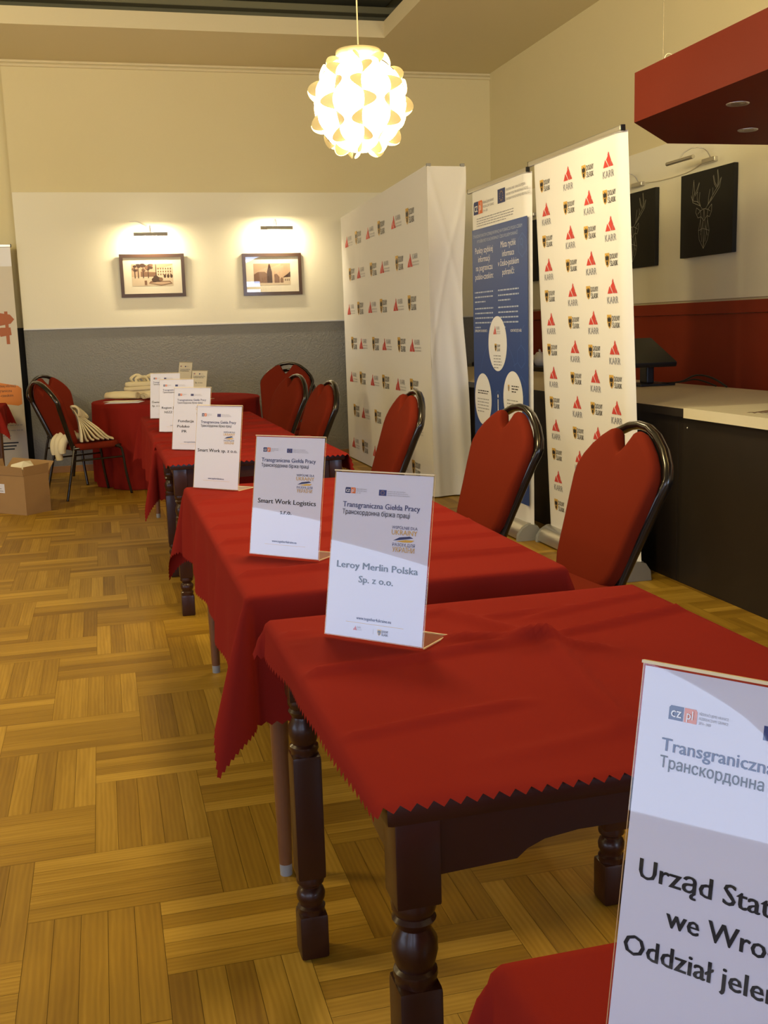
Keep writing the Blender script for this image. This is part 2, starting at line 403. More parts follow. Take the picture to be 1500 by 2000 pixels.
for k, (d, z0, z1) in enumerate(((.0, 4.02, 4.13), (.10, 4.13, 4.19), (.25, 4.30, 4.40))):
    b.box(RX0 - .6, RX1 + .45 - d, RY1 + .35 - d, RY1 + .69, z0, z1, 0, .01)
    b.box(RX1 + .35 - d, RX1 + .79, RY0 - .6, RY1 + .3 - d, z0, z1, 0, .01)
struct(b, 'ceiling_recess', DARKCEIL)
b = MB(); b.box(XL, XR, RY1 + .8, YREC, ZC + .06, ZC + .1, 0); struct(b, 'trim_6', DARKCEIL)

# ------------------------------------------------------------------ printed marks
def at(T, x, y, s=1.0):
    return T @ Matrix.Translation((x, y, 0)) @ Matrix.Diagonal((s, s, 1, 1))

def peaks(b, T, red, white):
    b.poly([(0, 0), (.22, .52), (.53, 0)], red, T)
    b.poly([(.60, 0), (.33, .50), (.61, .85), (.80, .42), (.71, 0)], red, T)
    b.poly([(.755, 0), (1.0, 0), (.83, .36)], red, T)
    b.poly([(.455, .72), (.57, 1.0), (.64, .86)], red, T)

def karr_v(b, T, red, ink, white):          # peaks above the word, unit height about 1
    peaks(b, at(T, -.45, .42, .90) @ Matrix.Diagonal((1, .68, 1, 1)), red, white)
    b.text('KARR', 0, 0, .42, ink, T, 0, 'CENTER', .012, width=1.02)

def karr_h(b, T, red, ink, white, full=True):
    peaks(b, at(T, 0, 0, 1.0), red, white)
    b.text('KARR', 1.02, .52, .56, ink, T, 0, 'LEFT', 0.0, width=1.0)
    if full:
        b.text('KARKONOSKA AGENCJA', 1.02, .25, .17, ink, T, 0, 'LEFT', 0.0, width=1.25)
        b.text('ROZWOJU REGIONALNEGO', 1.02, .03, .17, ink, T, 0, 'LEFT', 0.0, width=1.25)

def crest(b, T, ink, gold):
    sh = [(-.33, .5), (.33, .5), (.33, -.05), (.22, -.32), (0, -.5), (-.22, -.32), (-.33, -.05)]
    b.poly([(x * 1.10, y * 1.06) for x, y in sh], gold, T)
    b.poly([(-.06, .38), (.06, .38), (.10, .25), (.29, .34), (.27, .0), (.14, -.12), (.15, -.3), (0, -.42), (-.15, -.3), (-.14, -.12), (-.27, .0), (-.29, .34), (-.10, .25)], ink, T, .0004)
    b.line([(-.18, .02), (-.08, -.06), (.08, -.06), (.18, .02)], .05, gold, T, .0008)

def dolny(b, T, ink, gold):                 # crest then two words, unit height about 1
    crest(b, at(T, -.62, 0, .92), ink, gold)
    b.text('DOLNY', -.18, .06, .50, ink, T, 0, 'LEFT', .028, width=1.15)
    b.text('ŚLĄSK', -.18, -.42, .50, ink, T, 0, 'LEFT', .028, width=1.12)

def czpl(b, T, navy, red, white, ink, lines=True, wd=1.0):   # unit height 1
    b.poly([(0, 0), (1.05, 0), (1.05, 1), (.12, 1), (0, .85)], navy, T)
    b.poly([(1.12, 0), (2.05, 0), (2.05, .85), (1.95, 1), (1.12, 1)], red, T)
    b.text('cz', .18, .22, 1.0, white, T, .0004, 'LEFT', .02, width=.75)
    b.text('pl', 1.32, .25, .9, white, T, .0004, 'LEFT', .02, width=.45)
    if lines:
        for i, t in enumerate(('PŘEKRAČUJEME HRANICE', 'PRZEKRACZAMY GRANICE', '2014—2020')):
            b.text(t, 2.2, .68 - i * .32, .27, ink, T, 0, 'LEFT', 0.0, width=(2.4, 2.4, 1.0)[i] * wd)

def euflag(b, T, blue, gold, ink, wd=1.0):
    b.rect(0, 1.5, 0, 1, blue, T)
    for k in range(12):
        a = 2 * pi * k / 12; cx, cy = .75 + .33 * cos(a), .5 + .33 * sin(a)
        b.poly([(cx, cy + .06), (cx - .05, cy - .04), (cx + .05, cy - .04)], gold, T, .0004)
    for i, t in enumerate(('EVROPSKÁ UNIE / UNIA EUROPEJSKA', 'EVROPSKÝ FOND PRO REGIONÁLNÍ ROZVOJ', 'EUROPEJSKI FUNDUSZ ROZWOJU REGIONALNEGO')):
        b.text(t, 1.7, .70 - i * .32, .25, ink, T, 0, 'LEFT', 0.0, width=(3.6, 4.1, 4.5)[i] * wd)

# ------------------------------------------------------------------ tablecloths
def ridge(x, y, ax, ay, bx, by, amp, wd):
    dx, dy = bx - ax, by - ay; L2 = dx * dx + dy * dy
    t = ((x - ax) * dx + (y - ay) * dy) / L2; tc = min(1, max(0, t))
    d = hypot(x - ax - tc * dx, y - ay - tc * dy)
    fade = 1.0 if 0.12 < tc < 0.88 else 0.35 + 0.65 * min(tc, 1 - tc) / 0.12
    return amp * fade * exp(-(d / wd) ** 2)

SIGN_SPOTS = ((.46, 1.93), (.43, 2.75), (.385, 4.05), (.41, 5.42), (.41, 6.47), (.405, 7.58))      # the cloth lies flat under the standing signs
def cloth(label, x0, x1, y0, y1, z, over, wr=None, h=.012, teeth=.0045, lobe=(14, 14, 14, 14), skew=0.0, group='red tablecloths', seed=0, bias=0.5):
    rnd = random.Random(seed)
    L, R, F, B = over
    nx = max(4, int((x1 - x0 + L + R) / h)); ny = max(4, int((y1 - y0 + F + B) / h))
    ph = [rnd.uniform(0, 6.28) for _ in range(8)]
    rc = .012
    def side(d, n, t, k):
        """hang a length d over an edge: outward offset and drop"""
        if d < rc * pi / 2:
            a = d / rc; return rc * sin(a), rc * (1 - cos(a))
        e = d - rc * pi / 2
        wv = (.010 * sin(t * 9 + ph[k]) + .006 * sin(t * 21 + ph[k + 4])) * min(1, e / .12)
        return rc + .05 * e + wv, rc + e
    vs = []
    for j in range(ny + 1):
        for i in range(nx + 1):
            s = x0 - L + (x1 - x0 + L + R) * i / nx; t = y0 - F + (y1 - y0 + F + B) * j / ny
            s -= skew * (1 - i / nx) * j / ny
            if i in (0, nx): s += (teeth if j % 2 else -teeth) * (1 if i else -1)
            if j in (0, ny): t += (teeth if i % 2 else -teeth) * (1 if j else -1)
            du = (x0 - s) if s < x0 else (s - x1 if s > x1 else 0.0); su = -1 if s < x0 else 1
            dv = (y0 - t) if t < y0 else (t - y1 if t > y1 else 0.0); sv = -1 if t < y0 else 1
            cx = min(max(s, x0), x1); cy = min(max(t, y0), y1)
            if du == 0 and dv == 0:
                zz = z + (wr(s, t) * min([1.0] + [max(0, (hypot(s - qx, t - qy) - .115) / .07) for qx, qy in SIGN_SPOTS]) if wr else 0)
                ed = min(s - x0, x1 - s, t - y0, y1 - t)
                zz = z + (zz - z) * min(1, max(0, ed / .02))
                vs.append((s, t, zz))
            elif dv == 0:
                o, d = side(du, su, t, 0 if su < 0 else 1); vs.append((cx + su * o, t, z - d))
            elif du == 0:
                o, d = side(dv, sv, s, 2 if sv < 0 else 3); vs.append((s, cy + sv * o, z - d))
            else:
                r = hypot(du, dv); th = atan2(dv, du)
                f = min(1.0, r / .05)
                al = radians(lobe[(0 if su < 0 else 1) + (0 if sv < 0 else 2)]) * sin(2 * th) ** 0.75 * f
                phi = th if bias == 0.5 else (pi / 2) * ((th / (pi / 2)) ** (1.0 if bias == .5 else (0.55 if bias > .5 else 1.8)))
                ox, oy = cos(phi), sin(phi)
                o1, d1 = side(r, 1, cx + cy, 0)
                o = o1 + r * sin(al); d = d1 * cos(al)
                vs.append((cx + su * o * ox, cy + sv * o * oy, z - d))
    W = nx + 1
    fs = [(j * W + i, j * W + i + 1, (j + 1) * W + i + 1, (j + 1) * W + i) for j in range(ny) for i in range(nx)]
    b = MB(); b.add(vs, fs, 0, None, True)
    o = b.build('tablecloth', CLOTH)
    return tag(o, label, 'tablecloth', group)

TZ = .735
def wr1(x, y):
    z = ridge(x, y, .22, 1.735, .72, 1.80, .013, .013) + ridge(x, y, .78, 1.815, 1.25, 1.93, .011, .011)
    z += ridge(x, y, .24, 2.00, .66, 2.045, .010, .012) + ridge(x, y, .26, 1.44, .62, 1.50, .008, .013) + ridge(x, y, .25, 1.92, .52, 1.955, .009, .011)
    z += ridge(x, y, .775, 1.80, .70, 1.33, .013, .022) + ridge(x, y, .64, 2.06, .77, 1.80, .011, .020)
    z += ridge(x, y, .80, 1.95, 1.2, 2.05, .008, .012) + ridge(x, y, .58, 1.88, .80, 1.78, .012, .017) + ridge(x, y, .86, 1.70, .72, 1.84, .009, .014) + ridge(x, y, .70, 1.98, .92, 2.0, .008, .012)
    z += ridge(x, y, .45, 1.30, 1.2, 1.44, .004, .02) + .0015 * sin(x * 13 + 5 * y) * sin(y * 9)
    return 1.25 * z + .001
def wr2(x, y):
    z = 0
    for yy, sl, a in ((2.56, .02, .005), (2.80, -.03, .004), (2.98, .03, .005), (3.22, .0, .005), (3.47, .04, .004), (3.70, -.02, .005), (3.93, .03, .004)):
        z += 3.0 * a * exp(-((y - yy - sl * (x - .6)) / .013) ** 2)
    z += .005 * exp(-((x - .67) / .011) ** 2) + .001 * sin(x * 9 + y * 6)
    return z + .001
def wr3(x, y):
    z = 0
    for yy, sl, a in ((5.12, .05, .004), (5.32, -.06, .004), (5.55, .08, .005), (5.75, -.03, .004)): z += 3.0 * a * exp(-((y - yy - sl * (x - .6)) / .015) ** 2)
    return z + .001
def wr4(x, y):
    z = 0
    for yy, sl, a in ((6.3, .05, .006), (6.62, -.04, .005), (7.0, .05, .006), (7.35, -.02, .005), (7.65, .04, .005)): z += 3.0 * a * exp(-((y - yy - sl * (x - .6)) / .018) ** 2)
    return z + .001

# ------------------------------------------------------------------ tables
def turned_leg(cx, cy, h, parent, top=.60, s=.062):
    b = MB(); k = s / 2
    def sq(z0, z1, ch=.006): b.box(cx - k, cx + k, cy - k, cy + k, z0, z1, 0, ch)
    T = Matrix.Translation((cx, cy, 0))
    sq(0, .100, .008); sq(.182, .458, .008); sq(top - .022, h, .004)
    r = k
    b.lathe([(r * .95, .094), (r * .92, .105), (r * .98, .112), (r * .80, .117), (r * .80, .121), (r * .96, .130), (r * 1.0, .141), (r * .88, .152), (r * .68, .158), (r * .70, .162), (r * .95, .168), (r * .98, .174), (r * .9, .188)], 20, 0, T)
    b.lathe([(r * .95, .450), (r * .9, .462), (r * .99, .468), (r * .97, .475), (r * .80, .479), (r * .90, .487), (r * 1.02, .503), (r * 1.0, .520), (r * .78, .532), (r * .72, .538), (r * .86, .545), (r * .98, .551), (r * .84, .557), (r * .98, .565), (r * 1.0, .572), (r * .9, .59)], 20, 0, T)
    return b.build('leg', WOOD, parent, 40)

def antique_table(label, x0, x1, y0, y1, name='dining_table'):
    t = empty(name, label, 'table', ((x0 + x1) / 2, (y0 + y1) / 2, 0), 0, 'dark wooden tables with turned legs')
    hx, hy = (x1 - x0) / 2, (y1 - y0) / 2
    b = MB(); b.box(-hx, hx, -hy, hy, .702, .7335, 0, .008); b.build('tabletop', WOOD, t, 40)
    lx, ly = hx - .045, hy - .045
    for sx in (-1, 1):
        for sy in (-1, 1): turned_leg(sx * lx, sy * ly, .703, t)
    def apron(L):
        a = L / 2
        half = [(-a, .615), (-a + .11, .62), (-a + .125, .632), (-a + .15, .642), (-a + .20, .648)]
        return [(-a, .7025)] + half + [(-x, y) for x, y in reversed(half)] + [(a, .7025)]
    Lx, Ly = 2 * lx - .062, 2 * ly - .062
    for sy in (-1, 1):
        b = MB(); b.prism(apron(Lx), -.011, .011, 0, frame((0, sy * (ly + .008), 0), (1, 0, 0), (0, 0, 1))); b.build('apron', WOOD, t)
    for sx in (-1, 1):
        b = MB(); b.prism(apron(Ly), -.011, .011, 0, frame((sx * (lx + .008), 0, 0), (0, 1, 0), (0, 0, 1))); b.build('apron', WOOD, t)
    return t

def plain_table(label, x0, x1, y0, y1, name='dining_table'):
    t = empty(name, label, 'table', ((x0 + x1) / 2, (y0 + y1) / 2, 0))
    hx, hy = (x1 - x0) / 2, (y1 - y0) / 2
    b = MB(); b.box(-hx, hx, -hy, hy, .705, .7335, 0, .006); b.build('tabletop', BROWNWOOD, t, 40)
    b = MB()
    for sy in (-1, 1): b.box(-hx + .07, hx - .07, sy * (hy - .06) - .01, sy * (hy - .06) + .01, .63, .7045)
    for sx in (-1, 1): b.box(sx * (hx - .06) - .01, sx * (hx - .06) + .01, -hy + .072, hy - .072, .63, .7045)
    b.build('apron', BROWNWOOD, t)
    for sx in (-1, 1):
        for sy in (-1, 1):
            b = MB(); T = Matrix.Translation((sx * (hx - .06), sy * (hy - .07), 0))
            b.lathe([(.015, 0), (.016, .03)], 16, 1, T); b.lathe([(.0165, .03), (.026, .60), (.027, .705)], 16, 0, T)
            b.build('leg', [BROWNWOOD, GREYPLASTIC], t)
    return t

antique_table('dark wooden table with turned legs under the flat cloth in front', .305, 1.10, 1.215, 2.125)
cloth('flat red cloth with zigzag edge on the turned-leg table in front', .30, 1.125, 1.212, 2.128, TZ, (.022, .05, .007, .045), wr1, h=.011, teeth=.0055, seed=1, lobe=(25, 25, 25, 25), skew=.065)
antique_table('nearest dark table, mostly out of frame at lower right', .33, 1.12, -.35, .85)
cloth('nearest red cloth at lower right corner, holding the largest sign', .325, 1.125, -.355, .855, TZ, (.22, .2, .2, .22), None, seed=2, lobe=(22, 22, 22, 22))
plain_table('long table on plain brown round legs under a deep hanging cloth', .29, 1.055, 2.36, 4.15)
cloth('long red cloth hanging in deep folded corners behind the front table', .285, 1.06, 2.355, 4.155, TZ, (.265, .10, .31, .31), wr2, seed=3, lobe=(18, 10, 15, 14))
antique_table('turned-leg table third in the row, dark apron showing under short cloth', .27, 1.10, 4.96, 5.90)
cloth('short red cloth on third table of row with drooping right corner', .265, 1.105, 4.955, 5.905, TZ, (.03, .10, .015, .04), wr3, seed=4, lobe=(25, 25, 25, 25))
plain_table('farthest rectangular table of the row, before the round table', .26, 1.03, 6.02, 7.90)
cloth('red cloth hanging low at the left on the farthest rectangular table', .255, 1.035, 6.015, 7.905, TZ, (.31, .06, .33, .15), wr4, seed=5, lobe=(13, 12, 12, 12), h=.014)
plain_table('dark-legged table at the left edge before the standing poster', -2.05, -.90, 9.75, 10.5)
cloth('dark red cloth corner at the left edge over the poster', -2.055, -.895, 9.745, 10.505, TZ, (.2, .20, .22, .15), None, seed=6, lobe=(20, 20, 20, 20), h=.014)

# round table under a floor-length cloth
RC = (.64, 9.93); RR = .745
t = empty('round_table', 'round table by the grey wall under a floor-length cloth', 'table', (*RC, 0))
b = MB(); b.lathe([(.05, .70), (RR - .01, .70), (RR, .708), (RR, .727), (RR - .01, .733), (.05, .733)], 48); b.build('tabletop', BROWNWOOD, t)
b = MB(); b.lathe([(.28, 0), (.27, .02), (.06, .06), (.045, .12), (.045, .70)], 24); b.build('pedestal', BROWNWOOD, t)
b = MB(); n = 220; rings = []
vs = [(0, 0, TZ)]; fs = []
levels = [(.3, 0), (.6, 0), (RR - .02, 0), (RR + .004, -.004), (RR + .012, -.014)]
for r, dz in levels: rings.append([(r, dz, 0)] * n)
prof = [.03, .08, .15, .25, .35, .45, .55, .64, .70, .722]
for d in prof:
    row = []
    for k in range(n):
        a = 2 * pi * k / n
        f = min(1, d / .5) ** .8
        wv = .022 * sin(13 * a + .6) + .014 * sin(23 * a + 1.0 + 1.5 * d) + .008 * sin(37 * a)
        row.append((RR + .012 + .005 * f * d + wv * f, -.014 - d + .0 * f, 0))
    rings.append(row)
for row in rings:
    for k in range(n):
        a = 2 * pi * k / n; r, dz, _ = row[k]; vs.append((r * cos(a), r * sin(a), TZ + dz * (.998)))
for k in range(n): fs.append((0, 1 + k, 1 + (k + 1) % n))
for i in range(len(rings) - 1):
    for k in range(n): fs.append((1 + i * n + k, 1 + (i + 1) * n + k, 1 + (i + 1) * n + (k + 1) % n, 1 + i * n + (k + 1) % n))
b.add(vs, fs, 0, Matrix.Translation((*RC, .003)), True)
tag(b.build('tablecloth', CLOTH), 'floor-length gathered red cloth on the round table by grey wall', 'tablecloth', 'red tablecloths')

# ------------------------------------------------------------------ sign holders
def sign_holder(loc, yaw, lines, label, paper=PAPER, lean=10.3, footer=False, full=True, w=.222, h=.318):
    t = empty('sign_holder', label, 'sign', loc, radians(yaw), 'acrylic name signs on the tables')
    l = radians(lean)
    T = frame((0, 0, .0035), (1, 0, 0), (0, sin(l), cos(l)))
    b = MB()
    def slab(x0, x1, y0, y1, d0, d1, TT, wide):
        vs = [(x, y, d) for x in (x0, x1) for y in (y0, y1) for d in (d0, d1)]
        F = [((0, 1, 3, 2), 1), ((4, 6, 7, 5), 1), ((0, 4, 5, 1), 1), ((2, 3, 7, 6), 1), ((0, 2, 6, 4), 0), ((1, 5, 7, 3), 0)]
        for q, mi in F: b.add([vs[i] for i in q], [(0, 1, 2, 3)], mi, TT)
    slab(-w / 2, w / 2, 0, h, -.0026, -.0008, T, 0)
    b.box(-w / 2, w / 2, h - .002, h + .0005, -.0026, .0026, 1, 0, T)
    b.build('acrylic_sheet', [ACRYL, ACRYLEDGE], t)
    b = MB()
    slab(-w / 2, w / 2, 0, .003, .0, .0, Matrix.Identity(4), 0) if False else None
    b.box(-w / 2, w / 2, .002, .098, .0008, .0032, 0); b.box(-w / 2, w / 2, .098, .1005, .0008, .0032, 1)
    b.box(w / 2 - .0008, w / 2 + .0008, .002, .1005, .0008, .0034, 1)
    b.build('foot', [ACRYL, ACRYLEDGE], t)
    # printed sheet
    b = MB(); pw, phh = w - .005, h - .006
    b.rect(-pw / 2, pw / 2, .002, .002 + phh, 0, T, 0.0)
    # materials: 0 paper 1 ink 2 grey 3 navy 4 gold 5 red 6 orange 7 blue 8 white
    X = lambda u: (u - .5) * w
    Y = lambda v: h * (1 - v)
    D = .0003; TD = T @ Matrix.Translation((0, 0, D))
    czpl(b, at(TD, X(.12), Y(.137), .0115), 3, 6, 8, 2, full, .86)
    euflag(b, at(TD, X(.465), Y(.140), .0112), 7, 4, 2, .98)
    b.text('Transgraniczna Giełda Pracy', X(.105), Y(.219), .0150, 3, TD, 0, 'LEFT', .020, width=.775 * w)
    b.text('Транскордонна біржа праці', X(.105), Y(.262), .0132, 1, TD, 0, 'LEFT', .012, width=.68 * w)
    if full:
        b.text('WSPÓLNIE DLA', X(.745), Y(.328), .0082, 3, TD, 0, 'CENTER', .0, width=.25 * w)
        b.text('UKRAINY', X(.745), Y(.362), .0135, 4, TD, 0, 'CENTER', .02, width=.25 * w)
        Tb = at(TD, X(.745), Y(.385), .001)
        b.poly([(-24, -4), (-10, 3), (12, 6), (20, 3), (4, 0)], 3, Tb); b.poly([(-18, -5), (4, -1), (23, -1), (16, -5), (0, -6)], 4, Tb, .0002)
        b.text('РАЗОМ ДЛЯ', X(.745), Y(.428), .0082, 3, TD, 0, 'CENTER', .0, width=.22 * w)
        b.text('УКРАЇНИ', X(.745), Y(.462), .0130, 4, TD, 0, 'CENTER', .02, width=.215 * w)
    for txt, u, v, size, wid, al in lines:
        b.text(txt, X(u), Y(v), size, 1, TD, 0, al, .030, width=wid * w if wid else None)
    b.text('www.together4ukraine.eu', X(.5), Y(.885), .0088, 3, TD, 0, 'CENTER', .004, width=.35 * w)
    b.rect(X(.22), X(.80), Y(.9055), Y(.9035), 4, TD)
    if footer:
        karr_h(b, at(TD, X(.30), Y(.950), .0085), 5, 2, 0, True)
        b.line([(X(.505), Y(.93)), (X(.505), Y(.96))], .0005, 2, TD)
        dolny(b, at(TD, X(.60), Y(.946), .0125), 1, 4)
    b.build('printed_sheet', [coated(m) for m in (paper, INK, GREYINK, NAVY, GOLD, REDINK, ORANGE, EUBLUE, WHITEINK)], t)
    return t

def coated(m):
    """the same print seen through its smooth clear cover"""
    k = m.name + '_under_acrylic'
    if k not in MATS:
        c = m.copy(); c.name = k; p = c.node_tree.nodes['Principled BSDF']
        p.inputs['Coat Weight'].default_value = 1.0; p.inputs['Coat Roughness'].default_value = 0.0; p.inputs['Coat IOR'].default_value = 1.55
        p.inputs['Specular IOR Level'].default_value = 0.1; MATS[k] = c
    return MATS[k]
def mid(x0, y0, yaw, w=.222):
    return (x0 + cos(radians(yaw)) * w / 2, y0 + sin(radians(yaw)) * w / 2, TZ + .002)
sign_holder(mid(.361, .723, -53), -53, [('Urząd Statystyczny', .5, .555, .0235, .86, 'CENTER'), ('we Wrocławiu', .5, .655, .0235, .62, 'CENTER'), ('Oddział jeleniogórski', .5, .755, .0235, .92, 'CENTER')],
            'nearest and largest white sign, cut off by the right edge', lean=12.4, footer=True)
sign_holder(mid(.382, 1.974, -46.3), -46.3, [('Leroy Merlin Polska', .494, .585, .0185, .815, 'CENTER'), ('Sp. z o.o.', .494, .664, .0185, .345, 'CENTER')],
            'white upright sign standing alone on the flat cloth of the front table', footer=True, h=.322, lean=11.1)
sign_holder(mid(.345, 2.789, -44.4), -44.4, [('Smart Work Logistics', .5, .565, .0180, .83, 'CENTER'), ('s.r.o.', .5, .650, .0180, .16, 'CENTER')],
            'white sign at the near corner of the long hanging cloth table', lean=10.55)
sign_holder(mid(.305, 4.10, -46), -46, [('Smart Work sp. z o.o.', .5, .56, .0175, .87, 'CENTER')],
            'white sign at the far left corner of the long hanging cloth table', lean=9.5)
sign_holder(mid(.315, 5.52, -38), -38, [('Fundacja', .15, .56, .0185, .42, 'LEFT'), ('Polsko', .13, .645, .0185, .33, 'LEFT'), ('PR', .26, .725, .0185, .13, 'LEFT')],
            'white sign half hidden behind another on the short-cloth third table')
sign_holder(mid(.305, 6.55, -26), -26, [('Region Jeleniogórski', .51, .56, .0185, .86, 'CENTER'), ('NSZZ Solidarność', .51, .645, .0185, .70, 'CENTER')],
            'white sign with two bold lines at near end of farthest rectangular table')
sign_holder(mid(.300, 7.63, -24), -24, [('Świerz', .06, .66, .0185, .36, 'LEFT'), ('Sp. z o.o.', .07, .74, .0185, .36, 'LEFT')],
            'hindmost white sign of the left-hand line, just before the canvas bags')
sign_holder((.70, 9.98, TZ + .006), -62, [('Sp. z o.o.', .5, .62, .0185, .5, 'CENTER')], 'taller-standing cream sign on the round table by the grey wall', paper=OLDPAPER, full=False)
sign_holder((.80, 9.58, TZ + .006), -58, [('Sp. z o.o.', .5, .45, .0185, .5, 'CENTER'), ('www', .5, .62, .02, .5, 'CENTER')][:1], 'lower cream sign leaning right on the round table', paper=OLDPAPER, full=False, h=.25)

# ------------------------------------------------------------------ chairs
def pillow(b, outline, c, t0, t1, T, mi=0):
    """cushion from a star-shaped outline round c: thickness t0..t1 along local z, rounded on both faces"""
    n = len(outline); vs = []; fs = []
    mid_, hf = (t0 + t1) / 2, (t1 - t0) / 2
    prof = [(0.0, -1), (.60, -.99), (.90, -.96), (.965, -.85), (.992, -.5), (1.0, 0), (.992, .5), (.965, .85), (.90, .96), (.60, .99), (0.0, 1)]
    for s, k in prof:
        for x, y in outline: vs.append((c[0] + (x - c[0]) * s, c[1] + (y - c[1]) * s, mid_ + hf * k))
    for i in range(len(prof) - 1):
        for k in range(n): fs.append((i * n + k, i * n + (k + 1) % n, (i + 1) * n + (k + 1) % n, (i + 1) * n + k))
    b.add(vs, fs, mi, T, True)

def smooth_path(pts, k=4):
    out = []
    n = len(pts)
    for i in range(n - 1):
        p0 = Vector(pts[max(0, i - 1)]); p1 = Vector(pts[i]); p2 = Vector(pts[i + 1]); p3 = Vector(pts[min(n - 1, i + 2)])
        for j in range(k):
            t = j / k
            out.append(.5 * ((2 * p1) + (-p0 + p2) * t + (2 * p0 - 5 * p1 + 4 * p2 - p3) * t * t + (-p0 + 3 * p1 - 3 * p2 + p3) * t ** 3))
    out.append(Vector(pts[-1]))
    return out

LEAN = radians(20)
def make_chair():
    t = empty('banquet_chair', '', 'chair', (0, 0, 0), 0, 'red banquet chairs')
    TB = frame((-.195, 0, .44), (0, 1, 0), (-sin(LEAN), 0, cos(LEAN)))      # local x = width, y = up the back, z = front
    # seat
    b = MB(); seat = []
    for k in range(40):
        a = 2 * pi * k / 40; ca, sa = cos(a), sin(a)
        e = 2 / 5.0
        seat.append((.215 * (abs(ca) ** e) * (1 if ca > 0 else -1), .215 * (abs(sa) ** e) * (1 if sa > 0 else -1) * (1.0 + .04 * ca)))
    pillow(b, seat, (0, 0), .400, .460, Matrix.Translation((.0, 0, 0))); b.build('seat', CHAIRRED, t)
    # back cushion with a notch at the top
    half = [(0, .452), (.018, .466), (.036, .486), (.052, .510), (.064, .530), (.074, .536), (.095, .531), (.130, .511), (.178, .474), (.215, .433), (.238, .388), (.240, .350), (.227, .27), (.210, .18), (.197, .10), (.186, .045), (.167, .005), (.13, -.02), (.07, -.032), (0, -.034)]
    out = half + [(-x, y) for x, y in reversed(half[1:-1])]
    b = MB(); pillow(b, out, (0, .24), -.006, .050, TB); b.build('backrest', CHAIRRED, t)
    # frame round the back
    fr = [(.165, -.03), (.17, .04), (.188, .13), (.209, .23), (.230, .33), (.247, .378), (.247, .398), (.224, .440), (.180, .488), (.118, .532), (.058, .557), (0, .564)]
    path = [(x, y, -.012) for x, y in fr] + [(-x, y, -.012) for x, y in reversed(fr[:-1])]
    b = MB(); b.tube(path, .0150, 12, 0, T=TB, flat=1.35); b.build('back_frame', CHAIRMETAL, t)
    # seat frame and stretchers
    b = MB(); b.tube([(-.20, .19, .418), (.19, .20, .418), (.205, .19, .418), (.205, -.19, .418), (.19, -.20, .418), (-.20, -.19, .418)], .011, 8, 0, closed=True)
    b.build('seat_frame', CHAIRMETAL, t)
    for sy in (-1, 1):
        b = MB(); b.tube(smooth_path([(.16, sy * .20, .412), (.195, sy * .205, .400), (.212, sy * .208, .36), (.232, sy * .212, .18), (.262, sy * .218, .012), (.263, sy * .218, 0)]), .0115, 8); b.build('leg', CHAIRMETAL, t)
        b = MB(); b.tube([(-.195, sy * .175, .44), (-.215, sy * .19, .36), (-.30, sy * .205, .012), (-.303, sy * .205, 0)], .0115, 8); b.build('leg', CHAIRMETAL, t)
        b = MB(); b.tube([(-.226, sy * .192, .32), (.216, sy * .209, .32)], .008, 8); b.build('stretcher', CHAIRMETAL, t)
    return t

CHAIR0 = make_chair(); _used = [False]
def chair(x, y, ang, label, z=0.0, group='red banquet chairs'):
    c = copy_tree(CHAIR0) if _used[0] else CHAIR0
    _used[0] = True
    c.location = (x, y, z); c.rotation_euler = (0, 0, radians(ang)); c['label'] = label; c['group'] = group
    return c
CHAIRS = [
    (1.385, 3.28, 185, 'nearest red chair, right of the long table by the bar', 0),
    (1.345, 4.25, 188, 'second red chair from the front, before the blue banner', 0),
    (1.27, 5.65, 181, 'red chair seen nearly edge-on before the white logo wall', 0),
    (1.10, 7.05, 186, 'lone red chair close to the far table by the logo wall', 0),
    (1.10, 8.22, 195, 'single red chair in front of the stacked pair by the round table', 0),
    (1.44, 9.28, 238, 'lower red chair of the stacked pair beside the round table', 0),
    (1.425, 9.255, 238, 'upper red chair of the stacked pair beside the round table', .06),
    (-.165, 9.25, 25.5, 'red chair left of the round table with canvas bags on its seat', 0),
    (-.25, 10.19, -42, 'red chair against the grey wall behind the chair with bags', 0),
]
for c in CHAIRS: chair(*c)

# ------------------------------------------------------------------ white logo wall (stretch-fabric display)
t = empty('display_wall', 'white fabric display wall printed with rows of small logos', 'display wall', (2.42, 9.25, 0))
def wall_grid(b, T, w, h, nx, ny, disp, mi=0, top=None):
    vs = []; fs = []
    for j in range(ny + 1):
        for i in range(nx + 1):
            u, v = i / nx, j / ny
            hh = top(u) if top else h
            x, y = u * w, v * hh
            dx, d = disp(x, y)
            vs.append((x + dx, y, d))
    W = nx + 1
    for j in range(ny):
        for i in range(nx): fs.append((j * W + i, j * W + i + 1, (j + 1) * W + i + 1, (j + 1) * W + i))
    b.add(vs, fs, mi, T, True)
O = Vector((2.42, 9.25, 0))
TF = frame(Vector((2.42, 10.72, 0.01)) - O, (0, -1, 0), (0, 0, 1))
b = MB(); topf = lambda u: 2.40 + .08 * u
wall_grid(b, TF, 2.94, 2.47, 40, 30, lambda x, y: (0, 0), 0, topf)
for r in range(7):
    z = 2.155 - r * .3315
    cols = (10.38, 10.00, 9.52, 9.14, 8.64, 8.25) if r % 2 == 0 else (10.31, 9.92, 9.46, 9.05, 8.59, 8.18)
    for i, Yc in enumerate(cols):
        x = 10.72 - Yc; tilt = (.03 * (x / 2.9 - .5)) if r == 0 else 0
        if (i + r) % 2 == 0: karr_h(b, at(TF @ Matrix.Translation((0, 0, .0025)), x - .17, z - .05 + tilt, .105) @ Matrix.Diagonal((1.35, 1, 1, 1)), 2, 3, 0, True)
        else: dolny(b, at(TF @ Matrix.Translation((0, 0, .0025)), x, z + tilt, .130) @ Matrix.Diagonal((.95, 1, 1, 1)), 1, 4)
